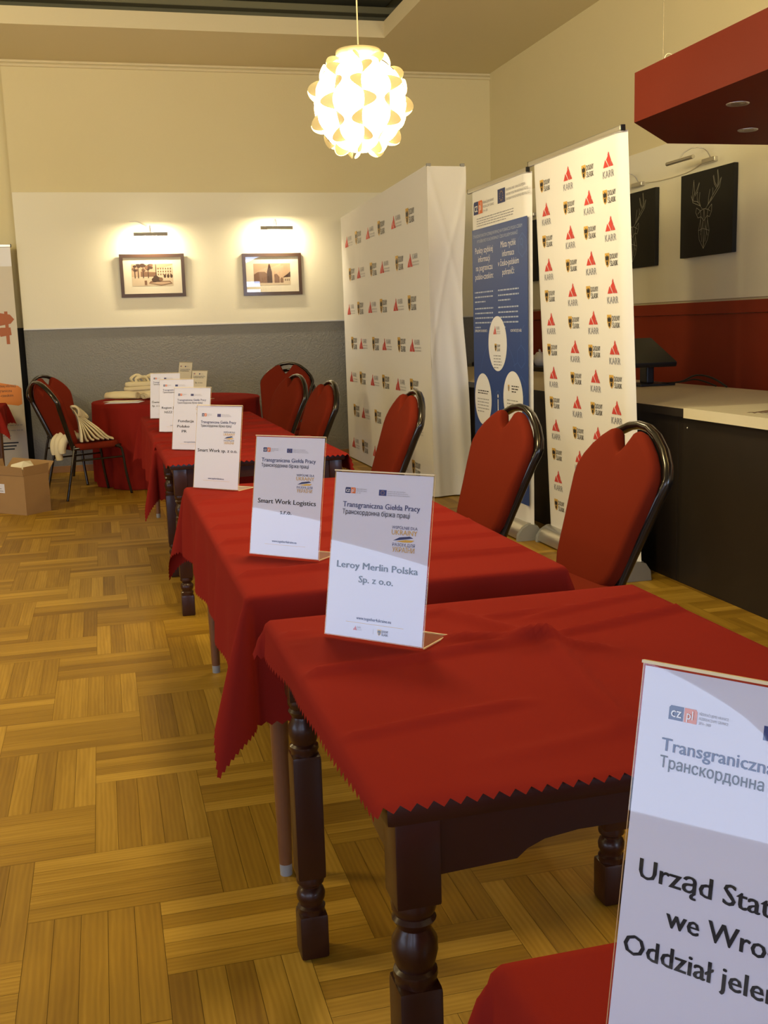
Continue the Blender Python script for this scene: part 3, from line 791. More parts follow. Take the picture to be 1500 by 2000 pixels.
b.build('printed_front', [FABRICW, INK, REDINK, GREYINK, GOLD], t)
TS = frame(Vector((2.42, 7.78, .01)) - O, (1, 0, 0), (0, 0, 1))
def sdisp(x, y):
    d = .006 * exp(-((x - .02 - (2.4 - y) * .30) / .022) ** 2) + .006 * exp(-((x - .30 + (2.4 - y) * .22) / .022) ** 2)
    low = max(0, min(1, (1.6 - y) / .5))
    d += low * (.010 * sin(x * 30 + y * 2.2) + .003 * sin(x * 61 + 2 * y)) * min(1, x / .05) * (1 if x < .30 else .3)
    d -= .05 * sin(pi * x / .31) * min(1, max(0, (2.4 - y) / .5)) * .5
    dx = (x / .31) * (.012 * sin(y * 3.1) - .022 * exp(-((y - 1.5) / .35) ** 2) + low * .012 * (1.2 - y))
    return dx, d
b = MB(); wall_grid(b, TS, .292, 2.47, 36, 90, sdisp); b.build('side_cover', FABRICW, t)
b = MB(); wall_grid(b, frame(Vector((2.712, 10.72, .01)) - O, (-1, 0, 0), (0, 0, 1)), .292, 2.40, 4, 4, lambda x, y: (0, 0)); b.build('side_cover', FABRICW, t)
b = MB()
for yy in (7.92, 8.78, 9.74, 10.70):
    for z0 in (.03, .82, 1.61):
        b.tube([Vector((2.45, yy, z0)) - O, Vector((2.688, yy, z0 + .79)) - O], .008, 6); b.tube([Vector((2.688, yy, z0)) - O, Vector((2.45, yy, z0 + .79)) - O], .008, 6)
for xx in (2.445, 2.69):
    for z0 in (.03, .82, 1.61, 2.39): b.tube([Vector((xx, 7.92, z0)) - O, Vector((xx, 10.70, z0)) - O], .008, 6)
ff = b.build('folding_frame', ALU, t)
for xx in (2.435, 2.698):
    b = MB(); b.box(xx - 2.42 - .016, xx - 2.42 + .016, 7.775 - 9.25, 7.80 - 9.25, 2.478, 2.500, 0, .003); b.build('corner_clip', GREYPLASTIC, ff)

# ------------------------------------------------------------------ roll-up banners
def rollup(name, label, origin, xdir, w, z0, z1, draw, mats, curl=.03, lean=0.0):
    """origin: left lower end of the sheet on the floor as seen from its front"""
    xd = Vector(xdir).normalized(); nrm = xd.cross(Vector((0, 0, 1)))
    base = Vector(origin) + xd * (w / 2)
    t = empty(name, label, 'banner', base)
    T0_ = frame(-xd * (w / 2), xd, (0, 0, 1)); T = T0_ @ Matrix.Rotation(radians(lean), 4, 'X')
    b = MB()
    def cd_(x, y):
        k = abs(x / w - .5) * 2
        return 0, -curl * max(0, (k - .86) / .14) ** 2
    wall_grid(b, T @ Matrix.Translation((0, z0, 0)), w, z1 - z0, 60, 12, cd_)
    draw(b, T @ Matrix.Translation((0, 0, .002)))
    b.build('banner_sheet', mats, t)
    b = MB(); b.box(-.005, w + .005, z1 - .005, z1 + .022, -.012, .012, 0, .004, T); rail = b.build('top_rail', ALU, t)
    for x in (-.012, w + .002):
        b = MB(); b.box(x, x + .010, z1 - .006, z1 + .023, -.012, .012, 0, .003, T); b.build('rail_cap', BLACKPL, rail)
    b = MB(); sec = [(-.075, .012), (-.07, .06), (-.045, .098), (-.005, .108), (.005, .108), (.045, .085), (.07, .05), (.075, .012)]
    TP = T0_ @ Matrix(((0, 0, 1, 0), (0, 1, 0, 0), (1, 0, 0, 0), (0, 0, 0, 1)))
    b.prism(sec, .02, w - .02, 0, TP); cas = b.build('base_cassette', ALU, t, 40)
    for x in (-.006, w - .026):
        b = MB(); b.prism([(a * 1.08, max(0, c * 1.06 - .012)) for a, c in sec], x, x + .032, 0, TP); b.build('end_cap', GREYPLASTIC, cas, 40)
    b = MB(); b.tube([T @ Vector((w / 2, .09, -.02)), T @ Vector((w / 2, z1 - .01, -.02))], .009, 8); b.build('support_pole', ALU, t)
    return t

def draw_karr(b, T):
    ys = (5.76, 5.455, 5.215, 4.985)
    for r in range(13):
        z = 2.08 - .1525 * r
        if z < .22: break
        for i, Yc in enumerate(ys):
            x = 5.96 - Yc
            if (r + i) % 2 == 0: dolny(b, at(T, x, z, .072), 1, 4)
            else: karr_v(b, at(T, x, z - .062, .118), 2, 3, 0)
rollup('rollup_banner', 'tall white roll-up banner repeating red peaks and crests beside the bar', (2.57, 5.935, 0), (0, -1, 0), 1.13, .10, 2.215, draw_karr, [BANNERW, INK, REDINK, GREYINK, GOLD], lean=2.6)

def greek(b, T, x0, x1, z, n, pitch, th, mi, rnd, last=.6):
    """lines of unreadably small text as word-long dashes"""
    for i in range(n):
        x = x0; end = x1 if i < n - 1 else x0 + (x1 - x0) * last
        while x < end - .01:
            l = min(rnd.uniform(.015, .05), end - x)
            b.rect(x, x + l, z - i * pitch - th / 2, z - i * pitch + th / 2, mi, T); x += l + .008

def draw_blue(b, T):
    # 0 white film 1 blue 2 white ink 3 red 4 navy 5 orange 6 grey 7 light blue 8 ink 9 gold
    rnd = random.Random(5)
    b.rect(.045, 1.01, .215, 1.94, 1, T); T2 = T @ Matrix.Translation((0, 0, .0006))
    T1 = T
    czpl(b, at(T1, .085, 2.035, .082), 4, 5, 0, 6, True)
    euflag(b, at(T1, .53, 2.06, .085), 4, 9, 6)
    greek(b, T1, .14, .80, 2.005, 4, .0155, .005, 6, rnd, .8)
    def tx(s, x, z, size, wd, bold=.01, al='CENTER', mi=2): b.text(s, x, z, size, mi, T2, 0, al, bold, width=wd)
    tx('STWORZENIE PUNKTÓW SZYBKIEJ INFORMACJI NA POGRANICZU POLSKO-CZESKIM', .50, 1.885, .028, .86, 0, mi=10)
    tx('VYTVOŘENÍ MÍST RYCHLÉ INFORMACE V ČESKO-POLSKÉM POHRANIČÍ', .50, 1.850, .028, .72, 0, mi=10)
    for i, (s, wd) in enumerate((('Punkty szybkiej', .33), ('informacji', .22), ('na pograniczu', .31), ('polsko-czeskim:', .34))): tx(s, .27, 1.782 - i * .056, .056, wd, .012)
    for i, (s, wd) in enumerate((('Místa rychlé', .25), ('informace', .20), ('v česko-polském', .35), ('pohraničí:', .20))): tx(s, .70, 1.790 - i * .056, .056, wd, .012)
    greek(b, T2, .085, .43, 1.530, 3, .031, .009, 10, rnd); greek(b, T2, .085, .43, 1.424, 5, .031, .009, 10, rnd, .3)
    greek(b, T2, .52, .87, 1.530, 3, .031, .009, 10, rnd); greek(b, T2, .52, .87, 1.424, 5, .031, .009, 10, rnd, .35)
    tx('ZAPRASZAMY DO KONTAKTU:', .075, 1.27, .024, .24, .008, 'LEFT'); tx('KONTAKTUJTE NÁS:', .73, 1.27, .024, .18, .008, 'LEFT')
    # light line work
    hexa = lambda cx, cy, r: [(cx + r * cos(pi / 6 + pi / 3 * k), cy + r * sin(pi / 6 + pi / 3 * k)) for k in range(7)]
    for cx, cy, r in ((.93, 1.78, .07), (.90, 1.12, .07), (.90, .93, .07), (.83, 1.03, .0)):
        if r: b.line(hexa(cx, cy, r), .005, 7, T2)
    b.line([(.90, 1.19), (.90, 1.27), (.95, 1.31)], .005, 7, T2); b.line([(.83, 1.08), (.77, 1.06)], .005, 7, T2)
    b.ellipse(.92, 1.80, .022, .022, 7, T2); b.ellipse(.92, 1.80, .015, .015, 1, T2, .0003); b.line([(.93, 1.783), (.945, 1.76)], .006, 7, T2)
    arc = [(.50 + .33 * cos(a), .93 + .30 * sin(a)) for a in [2 * pi * k / 40 for k in range(41)]]
    b.line(arc, .005, 7, T2)
    T3 = T @ Matrix.Translation((0, 0, .0012)); T4 = T @ Matrix.Translation((0, 0, .0018))
    b.ellipse(.50, 1.195, .165, .175, 2, T3); b.ellipse(.22, .825, .160, .172, 2, T3)
    tear = [(.76 + .165 * cos(a), .86 + .168 * sin(a)) for a in [radians(-20) + radians(275) * k / 30 for k in range(31)]] + [(.74, .69), (.86, .62)]
    b.poly(tear, 2, T3)
    karr_h(b, at(T4, .43, 1.255, .055), 3, 6, 0, True); dolny(b, at(T4, .50, 1.17, .052), 8, 9)
    greek(b, T4, .43, .57, 1.118, 5, .019, .006, 6, rnd)
    greek(b, T4, .12, .34, .88, 2, .016, .007, 8, rnd, .9); greek(b, T4, .11, .33, .825, 5, .021, .006, 6, rnd)
    crest(b, at(T4, .69, .92, .04), 6, 9); greek(b, T4, .74, .86, .935, 3, .017, .007, 8, rnd); greek(b, T4, .66, .85, .845, 4, .021, .006, 6, rnd)
    b.ellipse(.50, .81, .062, .085, 7, T2, .0002); b.ellipse(.50, .81, .056, .079, 1, T2, .0004)
    b.rect(.493, .507, .765, .84, 2, T4); b.ellipse(.50, .86, .010, .012, 2, T4)
rollup('rollup_banner', 'blue roll-up banner with white circles and Polish and Czech headings', (2.47, 6.99, 0), (0, -1, 0), 1.01, .06, 2.19, draw_blue,
       [BANNERW, BANNERB, WHITEINK, REDINK, NAVY, ORANGE, GREYINK, LINEBLUE, INK, GOLD, mat('pale_blue_ink', (.45, .52, .68), .5)])

GREENINK = mat('fir_green_ink', (.05, .20, .06), .6); BROWNINK = mat('signpost_brown_ink', (.42, .12, .04), .6); BUBBLE = mat('orange_bubble_ink', (.74, .24, .035), .6)
def draw_poster(b, T):
    W = .90
    rnd = random.Random(3)
    b.rect(.0, W, 1.99, 2.17, 2, T)
    euflag(b, at(T, .45, 2.07, .055), 6, 7, 8, .55)
    T2 = T @ Matrix.Translation((0, 0, .0006))
    for k in range(6):
        z = 1.55 + k * .045; wd = .17 - k * .024
        b.poly([(W - .26 - wd / 2, z), (W - .26 + wd / 2, z), (W - .26, z + .085)], 3, T2)
    b.rect(W - .105, W - .075, 1.27, 1.575, 4, T2)
    b.poly([(W - .165, 1.44), (W - .055, 1.46), (W - .020, 1.50), (W - .055, 1.545), (W - .165, 1.565)], 4, T2, .0004)
    b.poly([(W - .155, 1.34), (W - .055, 1.355), (W - .060, 1.425), (W - .150, 1.425), (W - .175, 1.39)], 4, T2, .0004)
    b.ellipse(W - .33, 1.42, .17, .20, 9, T2, -.0003)
    b.poly([(W - .50, .76), (W - .05, .685), (W - .015, .70), (W - .012, .85), (W - .04, .875), (W - .50, .97)], 5, T2)
    for i, s in enumerate(('Punkty szybkiej informacji', 'na pograniczu', 'polsko-czeskim')): b.text(s, W - .30, .865 - i * .045, .036, 1, T2, .0004, 'LEFT', .006, width=(.24, .20, .21)[i])
    greek(b, T2, W - .30, W - .03, .50, 3, .05, .006, 8, rnd)
    for i in range(3): b.rect(W - .23, W - .08 - .02 * i, .325 - i * .03, .338 - i * .03, 1, T2)
rollup('rollup_banner', 'beige roll-up poster with wooden signpost drawing at the left edge', (-1.65, 10.78, 0), (1, 0, 0), .90, .10, 2.17, draw_poster,
       [mat('beige_banner_film', (.66, .60, .48), .5), INK, WHITEINK, GREENINK, BROWNINK, BUBBLE, EUBLUE, GOLD, GREYINK, mat('pale_mint_ink', (.62, .66, .58), .6)], curl=.004)

# ------------------------------------------------------------------ framed views and their lamps on the back wall
SEPIA = [mat('sepia_sky', (.52, .36, .24), .6), mat('sepia_mid', (.20, .105, .065), .6), mat('sepia_dark', (.060, .028, .022), .6), mat('sepia_light', (.62, .50, .36), .6)]
FRAMEWOOD = mat('walnut_frame', (.060, .026, .014), .35, coat=.3)
def framed(label, x0, x1, z0, z1, draw):
    t = empty('framed_picture', label, 'picture', ((x0 + x1) / 2, YB - .024, z0), 0, 'framed views on the back board')
    W, H = x1 - x0, z1 - z0; T = frame((-W / 2, -.012, 0), (1, 0, 0), (0, 0, 1)); f = .032
    b = MB()
    for poly in ([(0, 0), (W, 0), (W - f, f), (f, f)], [(W, 0), (W, H), (W - f, H - f), (W - f, f)], [(W, H), (0, H), (f, H - f), (W - f, H - f)], [(0, H), (0, 0), (f, f), (f, H - f)]):
        b.prism(poly, -.012, .014, 0, T)
    b.build('frame', FRAMEWOOD, t)
    b = MB(); b.rect(f * .8, W - f * .8, f * .8, H - f * .8, 0, T, .0); draw(b, T @ Matrix.Translation((0, 0, .001)), W, H)
    b.build('print', [OLDPAPER] + SEPIA, t)
    b = MB(); b.rect(f * .9, W - f * .9, f * .9, H - f * .9, 0, T, .006); b.build('glass_pane', GLASS, t)
    return t
def draw_fountain(b, T, W, H):
    a, c, d, e = .11, W - .115, .105, H - .095
    b.rect(a, c, d, e, 1, T); w, h = c - a, e - d
    P = lambda u, v: (a + u * w, d + v * h)
    q = lambda pts, m, dd: b.poly([P(*p) for p in pts], m, T, dd)
    q([(0, 0), (1, 0), (1, .42), (0, .42)], 4, .0003)
    q([(.60, .42), (1, .36), (1, .95), (.86, .86), (.72, .80), (.60, .74)], 4, .0005)
    for i in range(6):
        for j in range(3): q([(.63 + i * .06, .48 + j * .13), (.66 + i * .06, .48 + j * .13), (.66 + i * .06, .56 + j * .13), (.63 + i * .06, .56 + j * .13)], 2, .0008)
    for i in range(3): b.ellipse(*P(.80 + i * .08, .44), .012, .018, 3, T, .0009, 16)
    q([(.22, .42), (.60, .42), (.60, .62), (.22, .66)], 2, .0005)
    rnd = random.Random(2)
    for k in range(26):
        u, v = rnd.uniform(0, .50), rnd.uniform(.66, .97); b.ellipse(*P(u, v), .018, .012, rnd.choice((2, 3, 3)), T, .001 + k * .00002, 10)
    for u in (.08, .16, .28, .40): q([(u - .012, .36), (u + .012, .36), (u + .008, .85), (u - .008, .85)], 3, .0017)
    q([(.575, .25), (.605, .25), (.598, .98), (.582, .98)], 3, .0017)
    b.ellipse(*P(.60, .28), .050, .028, 3, T, .0018, 18); b.ellipse(*P(.58, .38), .025, .020, 3, T, .0019, 16); b.ellipse(*P(.70, .30), .020, .018, 2, T, .0019, 14)
    q([(.40, .12), (.70, .02), (.98, .10), (.92, .22), (.60, .22), (.45, .22)], 2, .0016); q([(.44, .13), (.70, .05), (.95, .12), (.90, .18), (.60, .18)], 1, .0020)
    q([(.30, .05), (.36, .05), (.36, .25), (.30, .25)], 2, .0018)
def draw_roofs(b, T, W, H):
    a, c, d, e = .11, W - .115, .10, H - .10
    b.rect(a, c, d, e, 1, T); w, h = c - a, e - d
    q = lambda pts, m, dd: b.poly([(a + u * w, d + v * h) for u, v in pts], m, T, dd)
    q([(0, 0), (1, 0), (1, .12), (0, .12)], 4, .0003)
    q([(0, .1), (.42, .1), (.42, .45), (.30, .62), (.12, .62), (0, .5)], 2, .0005)
    q([(.36, .1), (.50, .1), (.50, .60), (.45, .95), (.43, 1.0), (.41, .95), (.36, .60)], 3, .0007)
    q([(.56, .1), (.70, .1), (.70, .36), (.63, .52), (.56, .50)], 2, .0007); q([(.72, .1), (.80, .1), (.80, .28), (.76, .36), (.72, .28)], 2, .0007)
    q([(.82, .1), (1, .1), (1, .36), (.82, .34)], 4, .0008); q([(.78, .34), (1, .36), (1, .62), (.92, .50)], 3, .0009)
    for i in range(3): q([(.85 + i * .05, .18), (.87 + i * .05, .18), (.87 + i * .05, .28), (.85 + i * .05, .28)], 3, .0011)
framed('walnut-framed sepia view of a town square with fountain and trees', .237, .857, 1.682, 2.092, draw_fountain).rotation_euler.x = radians(2.6)
framed('walnut-framed sepia view of roofs and a church tower', 1.430, 2.025, 1.672, 2.083, draw_roofs)

NICKEL = mat('satin_nickel', (.42, .40, .34), .45, metal=.5)
BULB = window_pane_mat('lamp_tube', (1.0, .86, .55), 18.0)
def picture_lamp(label, x, z, y=None, lit=True):
    yw = YB - .0225 if y is None else y
    t = empty('picture_lamp', label, 'picture lamp', (x, yw, z), 0, 'picture lamps on the back board')
    b = MB(); b.box(-.075, .075, -.022, 0, -.015, .010, 0, .004); b.build('wall_plate', ALU, t)
    b = MB(); b.tube(smooth_path([(0, -.012, .0), (0.0, -.06, .075), (.0, -.13, .085), (0, -.175, .035), (0, -.18, .018)]), .004, 8); b.build('arm', ALU, t)
    b = MB(); R_ = []
    n = 14
    for xx in (-.16, .16):
        R_.append([(xx, -.18 + .016 * cos(radians(62) + radians(246) * k / n), .004 + .016 * sin(radians(62) + radians(246) * k / n)) for k in range(n + 1)])
    vs = R_[0] + R_[1]; m = n + 1
    b.add(vs, [(k, k + 1, m + k + 1, m + k) for k in range(n)], 0, None, True)
    b.add(R_[0], [tuple(range(m))], 0); b.add(R_[1], [tuple(range(m))[::-1]], 0)
    shd = b.build('shade', NICKEL, t)
    if lit:
        b = MB(); b.tube([(-.15, -.176, .0), (.15, -.176, .0)], .006, 8); b.build('tube_bulb', BULB, shd)
        l = bpy.data.lights.new('picture_lamp_light', 'AREA'); l.shape = 'RECTANGLE'; l.size = .28; l.size_y = .03; l.energy = 9; l.color = (1.0, .82, .52)
        o = bpy.data.objects.new('picture_lamp_light', l); COL.objects.link(o); o.parent = t
        o.location = (0, -.160, -.004)
        d = Vector((0, .66, -.75)).normalized(); o.rotation_euler = d.to_track_quat('-Z', 'Y').to_euler()
    return t
picture_lamp('lit picture lamp over the sepia fountain view', .545, 2.262)
picture_lamp('lit picture lamp over the sepia roofs view', 1.765, 2.312)
b = MB(); b.tube(smooth_path([(.545, YB - .03, 2.28), (.52, YB - .045, 2.34), (.44, YB - .03, 2.395), (.36, YB - .026, 2.40)]), .004, 6)
tag(b.build('lamp_cable', WHITEPAINT), 'short white cable curling up from the lamp over the fountain view', 'cable')

# ------------------------------------------------------------------ stag pictures and lamps on the right wall
STAG = [[(-.020, -.235), (-.075, -.17), (-.085, -.11), (-.055, -.02), (-.065, .02), (-.02, .03), (.03, .02), (.02, -.02), (.05, -.12), (.03, -.18), (-.020, -.235)],
        [(-.02, .03), (-.03, -.05), (-.02, -.235)], [(-.02, .03), (.0, -.08), (-.02, -.235)], [(-.055, -.02), (-.02, -.05), (.02, -.02)], [(-.085, -.11), (-.03, -.10), (.05, -.12)], [(-.06, -.04), (-.05, -.14), (-.04, -.19)], [(.025, -.05), (.015, -.14), (.0, -.19)], [(-.03, -.05), (-.055, -.14)], [(.0, -.08), (.03, -.15)],
        [(-.065, .02), (-.115, .045), (-.125, .015), (-.095, -.025), (-.055, -.02)], [(-.065, .02), (-.10, .0)], [(.03, .02), (.075, .05), (.075, .005), (.05, -.03), (.02, -.02)], [(.03, .02), (.06, .005)],
        [(-.04, .03), (-.075, .055), (-.12, .07), (-.165, .085), (-.185, .135)], [(-.05, .035), (-.10, .085), (-.16, .095), (-.185, .125)], [(-.165, .095), (-.17, .15), (-.155, .235)], [(-.16, .10), (-.145, .15), (-.155, .225)], [(-.145, .135), (-.12, .16), (-.085, .21)], [(-.14, .125), (-.11, .15), (-.085, .205)], [(-.10, .075), (-.11, .11), (-.105, .15)], [(-.06, .045), (-.085, .09), (-.075, .145)],
        [(.0, .03), (.035, .055), (.075, .08), (.12, .115), (.165, .15), (.185, .21)], [(.01, .035), (.06, .085), (.11, .13), (.15, .16), (.18, .205)], [(.145, .15), (.155, .20), (.14, .265)], [(.14, .16), (.145, .20), (.135, .26)], [(.135, .155), (.11, .185), (.09, .235)], [(.125, .15), (.10, .18), (.085, .23)], [(.06, .075), (.085, .11), (.085, .155)], [(.03, .055), (.035, .10), (.05, .15)]]
def stag_picture(label, yc, zc, w=.655, h=.565):
    t = empty('stag_picture', label, 'picture', (XR - .016, yc, zc), 0, 'stag pictures on the right wall')
    b = MB(); b.box(-.032, 0, -w / 2, w / 2, -h / 2, h / 2, 0, .003); b.build('canvas', BLACKCANVAS, t)
    b = MB(); T = frame((-.0325, 0, 0), (0, -1, 0), (0, 0, 1))
    for ln in STAG: b.line(ln, .0032, 0, T, .0004)
    b.build('line_drawing', DEERLINE, t)
stag_picture('black canvas with stag head, right one, wholly in view over the bar', 6.645, 2.02)
stag_picture('black canvas with stag head, partly behind the white roll-up banner', 7.66, 1.995)
stag_picture('sliver of a black canvas between the two roll-up banners', 9.92, 1.99)
def wall_lamp(label, yc, z):
    t = empty('picture_lamp', label, 'picture lamp', (XR - .0145, yc, z), 0, 'picture lamps on the right wall')
    b = MB(); b.box(-.03, 0, -.08, .08, -.018, .014, 0, .005); b.build('wall_plate', ALU, t)
    b = MB(); b.tube(smooth_path([(-.02, -.02, .012), (-.06, -.02, .065), (-.13, .0, .08), (-.19, .03, .05), (-.215, .04, .012)]), .004, 8); b.build('arm', ALU, t)
    b = MB(); b.tube([(-.215, -.13, .0), (-.215, .21, .0)], .013, 12); b.build('shade', ALU, t)
wall_lamp('unlit picture lamp above the fully visible stag canvas', 6.64, 2.365)
wall_lamp('unlit picture lamp above the half-hidden stag canvas', 7.64, 2.335)
wall_lamp('unlit picture lamp peeping between the roll-up banners', 9.74, 2.33)
b = MB(); b.tube(smooth_path([(XR - .02, 6.74, 2.36), (XR - .018, 6.95, 2.325), (XR - .018, 7.3, 2.32), (XR - .02, 7.54, 2.335)]), .004, 6)
tag(b.build('lamp_cable', mat('ivory_cable', (.62, .56, .42), .6)), 'thin cable strung between the two lamps over the stag canvases', 'cable')

# ------------------------------------------------------------------ pendant lamp
PL = Vector((1.24, 5.0, 2.34))
t = empty('pendant_lamp', 'glowing round pendant lamp of woven white strips', 'pendant lamp', PL)
GLOW = window_pane_mat('glowing_shade', (1.0, .82, .46), 34.0)
def petal_mat():
    m = mat('warm_plastic_strip', (.42, .34, .17), .5, emit=(1.0, .72, .28), estr=.22); return m
b = MB(); prof = []
for k in range(25):
    th = radians(22) + radians(158) * k / 24 * .985
    prof.append((.212 * sin(th) * (1 + .0), .212 * cos(th)))
b.lathe([(max(.004, r), z) for r, z in prof][::-1], 48, 0, None, True); shd = b.build('shade', GLOW, t)
PET = petal_mat()
b = MB(); NL = 10; NB = 7
for k in range(NL):
    for j in range(NB):
        th0 = radians(24 + j * 20); dth = radians(20); sgn = (1 if (j % 2) else -1) * (1 if (k % 2) else -1)
        vs = []; fs = []; m = 12
        for i in range(m + 1):
            v = i / m; th = th0 + dth * v; A = radians(14) * sin(pi * v)
            for q_, (fr_, lift) in enumerate(((.10, .004), (.6, .018), (1.0, .034))):
                ph = 2 * pi * k / NL + radians(8) + sgn * A * fr_
                rr = .214 + lift * sin(pi * v) ** .8
                vs.append((rr * sin(th) * cos(ph), rr * sin(th) * sin(ph), rr * cos(th)))
        for i in range(m):
            for q_ in range(2): fs.append((i * 3 + q_, i * 3 + q_ + 1, i * 3 + q_ + 4, i * 3 + q_ + 3))
        b.add(vs, fs, 0, None, True)
b.build('woven_strips', PET, shd)
b = MB(); b.lathe([(.098, .208), (.104, .212), (.104, .232), (.098, .236), (.094, .232), (.094, .212), (.098, .208)], 40, 0, None, False); b.lathe([(.004, .230), (.095, .231)], 24, 0, None, False); b.build('top_ring', PET, t)
b = MB(); b.tube([(0, 0, .225), (0, 0, 2.41)], .0035, 8); b.build('cord', mat('cream_cord', (.70, .60, .36), .6), t)

# ------------------------------------------------------------------ red canopy hung over the bar
t = empty('bar_canopy', 'red boxed canopy with downlights hanging over the bar', 'canopy', (3.2, 3.2, 2.25))
OC = Vector((3.2, 3.2, 2.25))
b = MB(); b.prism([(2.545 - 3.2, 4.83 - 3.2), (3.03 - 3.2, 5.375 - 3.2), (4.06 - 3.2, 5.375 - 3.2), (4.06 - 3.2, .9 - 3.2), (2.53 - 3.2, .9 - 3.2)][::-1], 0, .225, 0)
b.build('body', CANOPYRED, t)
for x, y in ((2.80, 4.36), (3.24, 4.95), (2.80, 2.9), (3.24, 3.6)):
    T = Matrix.Translation(Vector((x, y, 2.25)) - OC)
    b = MB(); b.lathe([(.030, -.001), (.046, -.006), (.050, -.003), (.050, .0)], 28, 0, T, False); o = b.build('downlight', ALU, t)
    b = MB(); b.lathe([(.002, -.0015), (.030, -.0015)], 24, 0, T, False); b.build('lens', mat('dim_lens', (.30, .25, .2), .2), o)
for x, y in ((2.575, 4.62), (2.575, 2.2)):
    b = MB(); b.tube([Vector((x, y, 2.474)) - OC, Vector((x, y, ZC - .002)) - OC], .0022, 6); wre = b.build('suspension_wire', mat('steel_wire', (.25, .22, .15), .4, metal=.6), t)
    b = MB(); b.tube([Vector((x + .03 + .022 * cos(a), y, 2.492 + .022 * sin(a))) - OC for a in [2 * pi * k / 16 for k in range(16)]], .0022, 6, 0, closed=True); b.build('eye_hook', ALU, wre)

# ------------------------------------------------------------------ bar counter
t = empty('bar_counter', 'long black-brown bar counter along the right side', 'counter', (3.22, 5.5, 0))
OB = Vector((3.22, 5.5, 0))
seams = [.6, 1.75, 2.9, 3.83, 4.745, 5.9, 7.05, 8.2, 9.35, 10.5]
for y0, y1 in zip(seams[:-1], seams[1:]):
    b = MB(); b.box(2.760 - 3.22, 2.780 - 3.22, y0 + .0015 - 5.5, y1 - .0015 - 5.5, .0, .846, 0, .0015); fp = b.build('front_panel', COUNTERBLACK, t)
b = MB(); b.box(2.782 - 3.22, 3.70 - 3.22, .6 - 5.5, 10.5 - 5.5, 0, .846); b.build('carcass', COUNTERBLACK, t)
b = MB(); b.lathe([(.001, 0), (.006, .0), (.006, .002), (.001, .003)], 12, 0, Matrix.Translation(Vector((2.759, 4.66, .79)) - OB) @ Matrix.Rotation(-pi / 2, 4, 'Y')); b.build('screw', ALU, [o for o in t.children if o.name.startswith('front_panel')][3])
def topboard(name, label, x0, x1, y0, y1, z0, z1, edge):
    b = MB(); vs = [(x, y, z) for x in (x0, x1) for y in (y0, y1) for z in (z0, z1)]
    F = [((0, 1, 3, 2), 1), ((4, 6, 7, 5), 1), ((0, 4, 5, 1), 1), ((2, 3, 7, 6), 1), ((0, 2, 6, 4), 1), ((1, 5, 7, 3), 0)]
    for q, mi in F: b.add([vs[i] for i in q], [(0, 1, 2, 3)], mi)
    return tag(b.build(name, edge), label, 'worktop')
topboard('worktop', 'cream speckled worktop along the far part of the bar', 2.722, 3.75, 4.605, 10.5, .847, .888, [WORKTOP, COUNTERBLACK])
topboard('counter_slab', 'pale slab with light edge on the near part of the bar', 2.700, 3.75, .6, 4.60, .847, .896, [SLABM, SLABM])
# crumpled clear film
b = MB(); vs = []; fs = []; rnd = random.Random(11); nx, ny = 26, 34
for j in range(ny + 1):
    for i in range(nx + 1):
        x, y = 2.78 + .50 * i / nx, 3.15 + 1.02 * j / ny
        vs.append((x + .05 * sin(y * 7), y + .04 * sin(x * 11), .8985 + .010 * abs(sin(x * 31 + 5 * sin(y * 9)) * sin(y * 23 + x * 6)) + rnd.uniform(0, .003)))
for j in range(ny):
    for i in range(nx): fs.append((j * (nx + 1) + i, j * (nx + 1) + i + 1, (j + 1) * (nx + 1) + i + 1, (j + 1) * (nx + 1) + i))
b.add(vs, fs, 0, None, True)
FILM = glass_mat('clear_film', (.97, .97, .98), .10, 1.0)
tag(b.build('plastic_film', FILM), 'crumpled clear plastic film lying on the pale counter slab', 'plastic film')

# till screen on the counter
t = empty('till_screen', 'black till screen on a stand behind the white roll-up banner', 'monitor', (3.50, 6.42, .8885))
b = MB(); b.box(-.12, .13, -.13, .13, 0, .014, 0, .004); b.build('base', BLACKPL, t)
b = MB(); b.box(-.035, .02, -.05, .05, .014, .16, 0, .01); b.build('neck', BLACKPL, t)
T = Matrix.Translation((-.04, .04, .215)) @ Matrix.Rotation(radians(-4), 4, 'Z') @ Matrix.Rotation(radians(21), 4, 'X')
b = MB(); b.box(-.18, .17, -.215, .215, -.018, .018, 0, .01, T); b.build('screen', BLACKPL, t, 40)
b = MB(); b.tube(smooth_path([(.06, -.08, .012), (.10, -.25, .03), (.12, -.40, .075), (.16, -.52, .06), (.20, -.62, .008)]), .006, 6)
b.tube(smooth_path([(.08, -.08, .012), (.12, -.22, .025), (.15, -.33, .045), (.18, -.42, .03), (.20, -.50, .008)]), .005, 6); b.build('cables', BLACKPL, t)

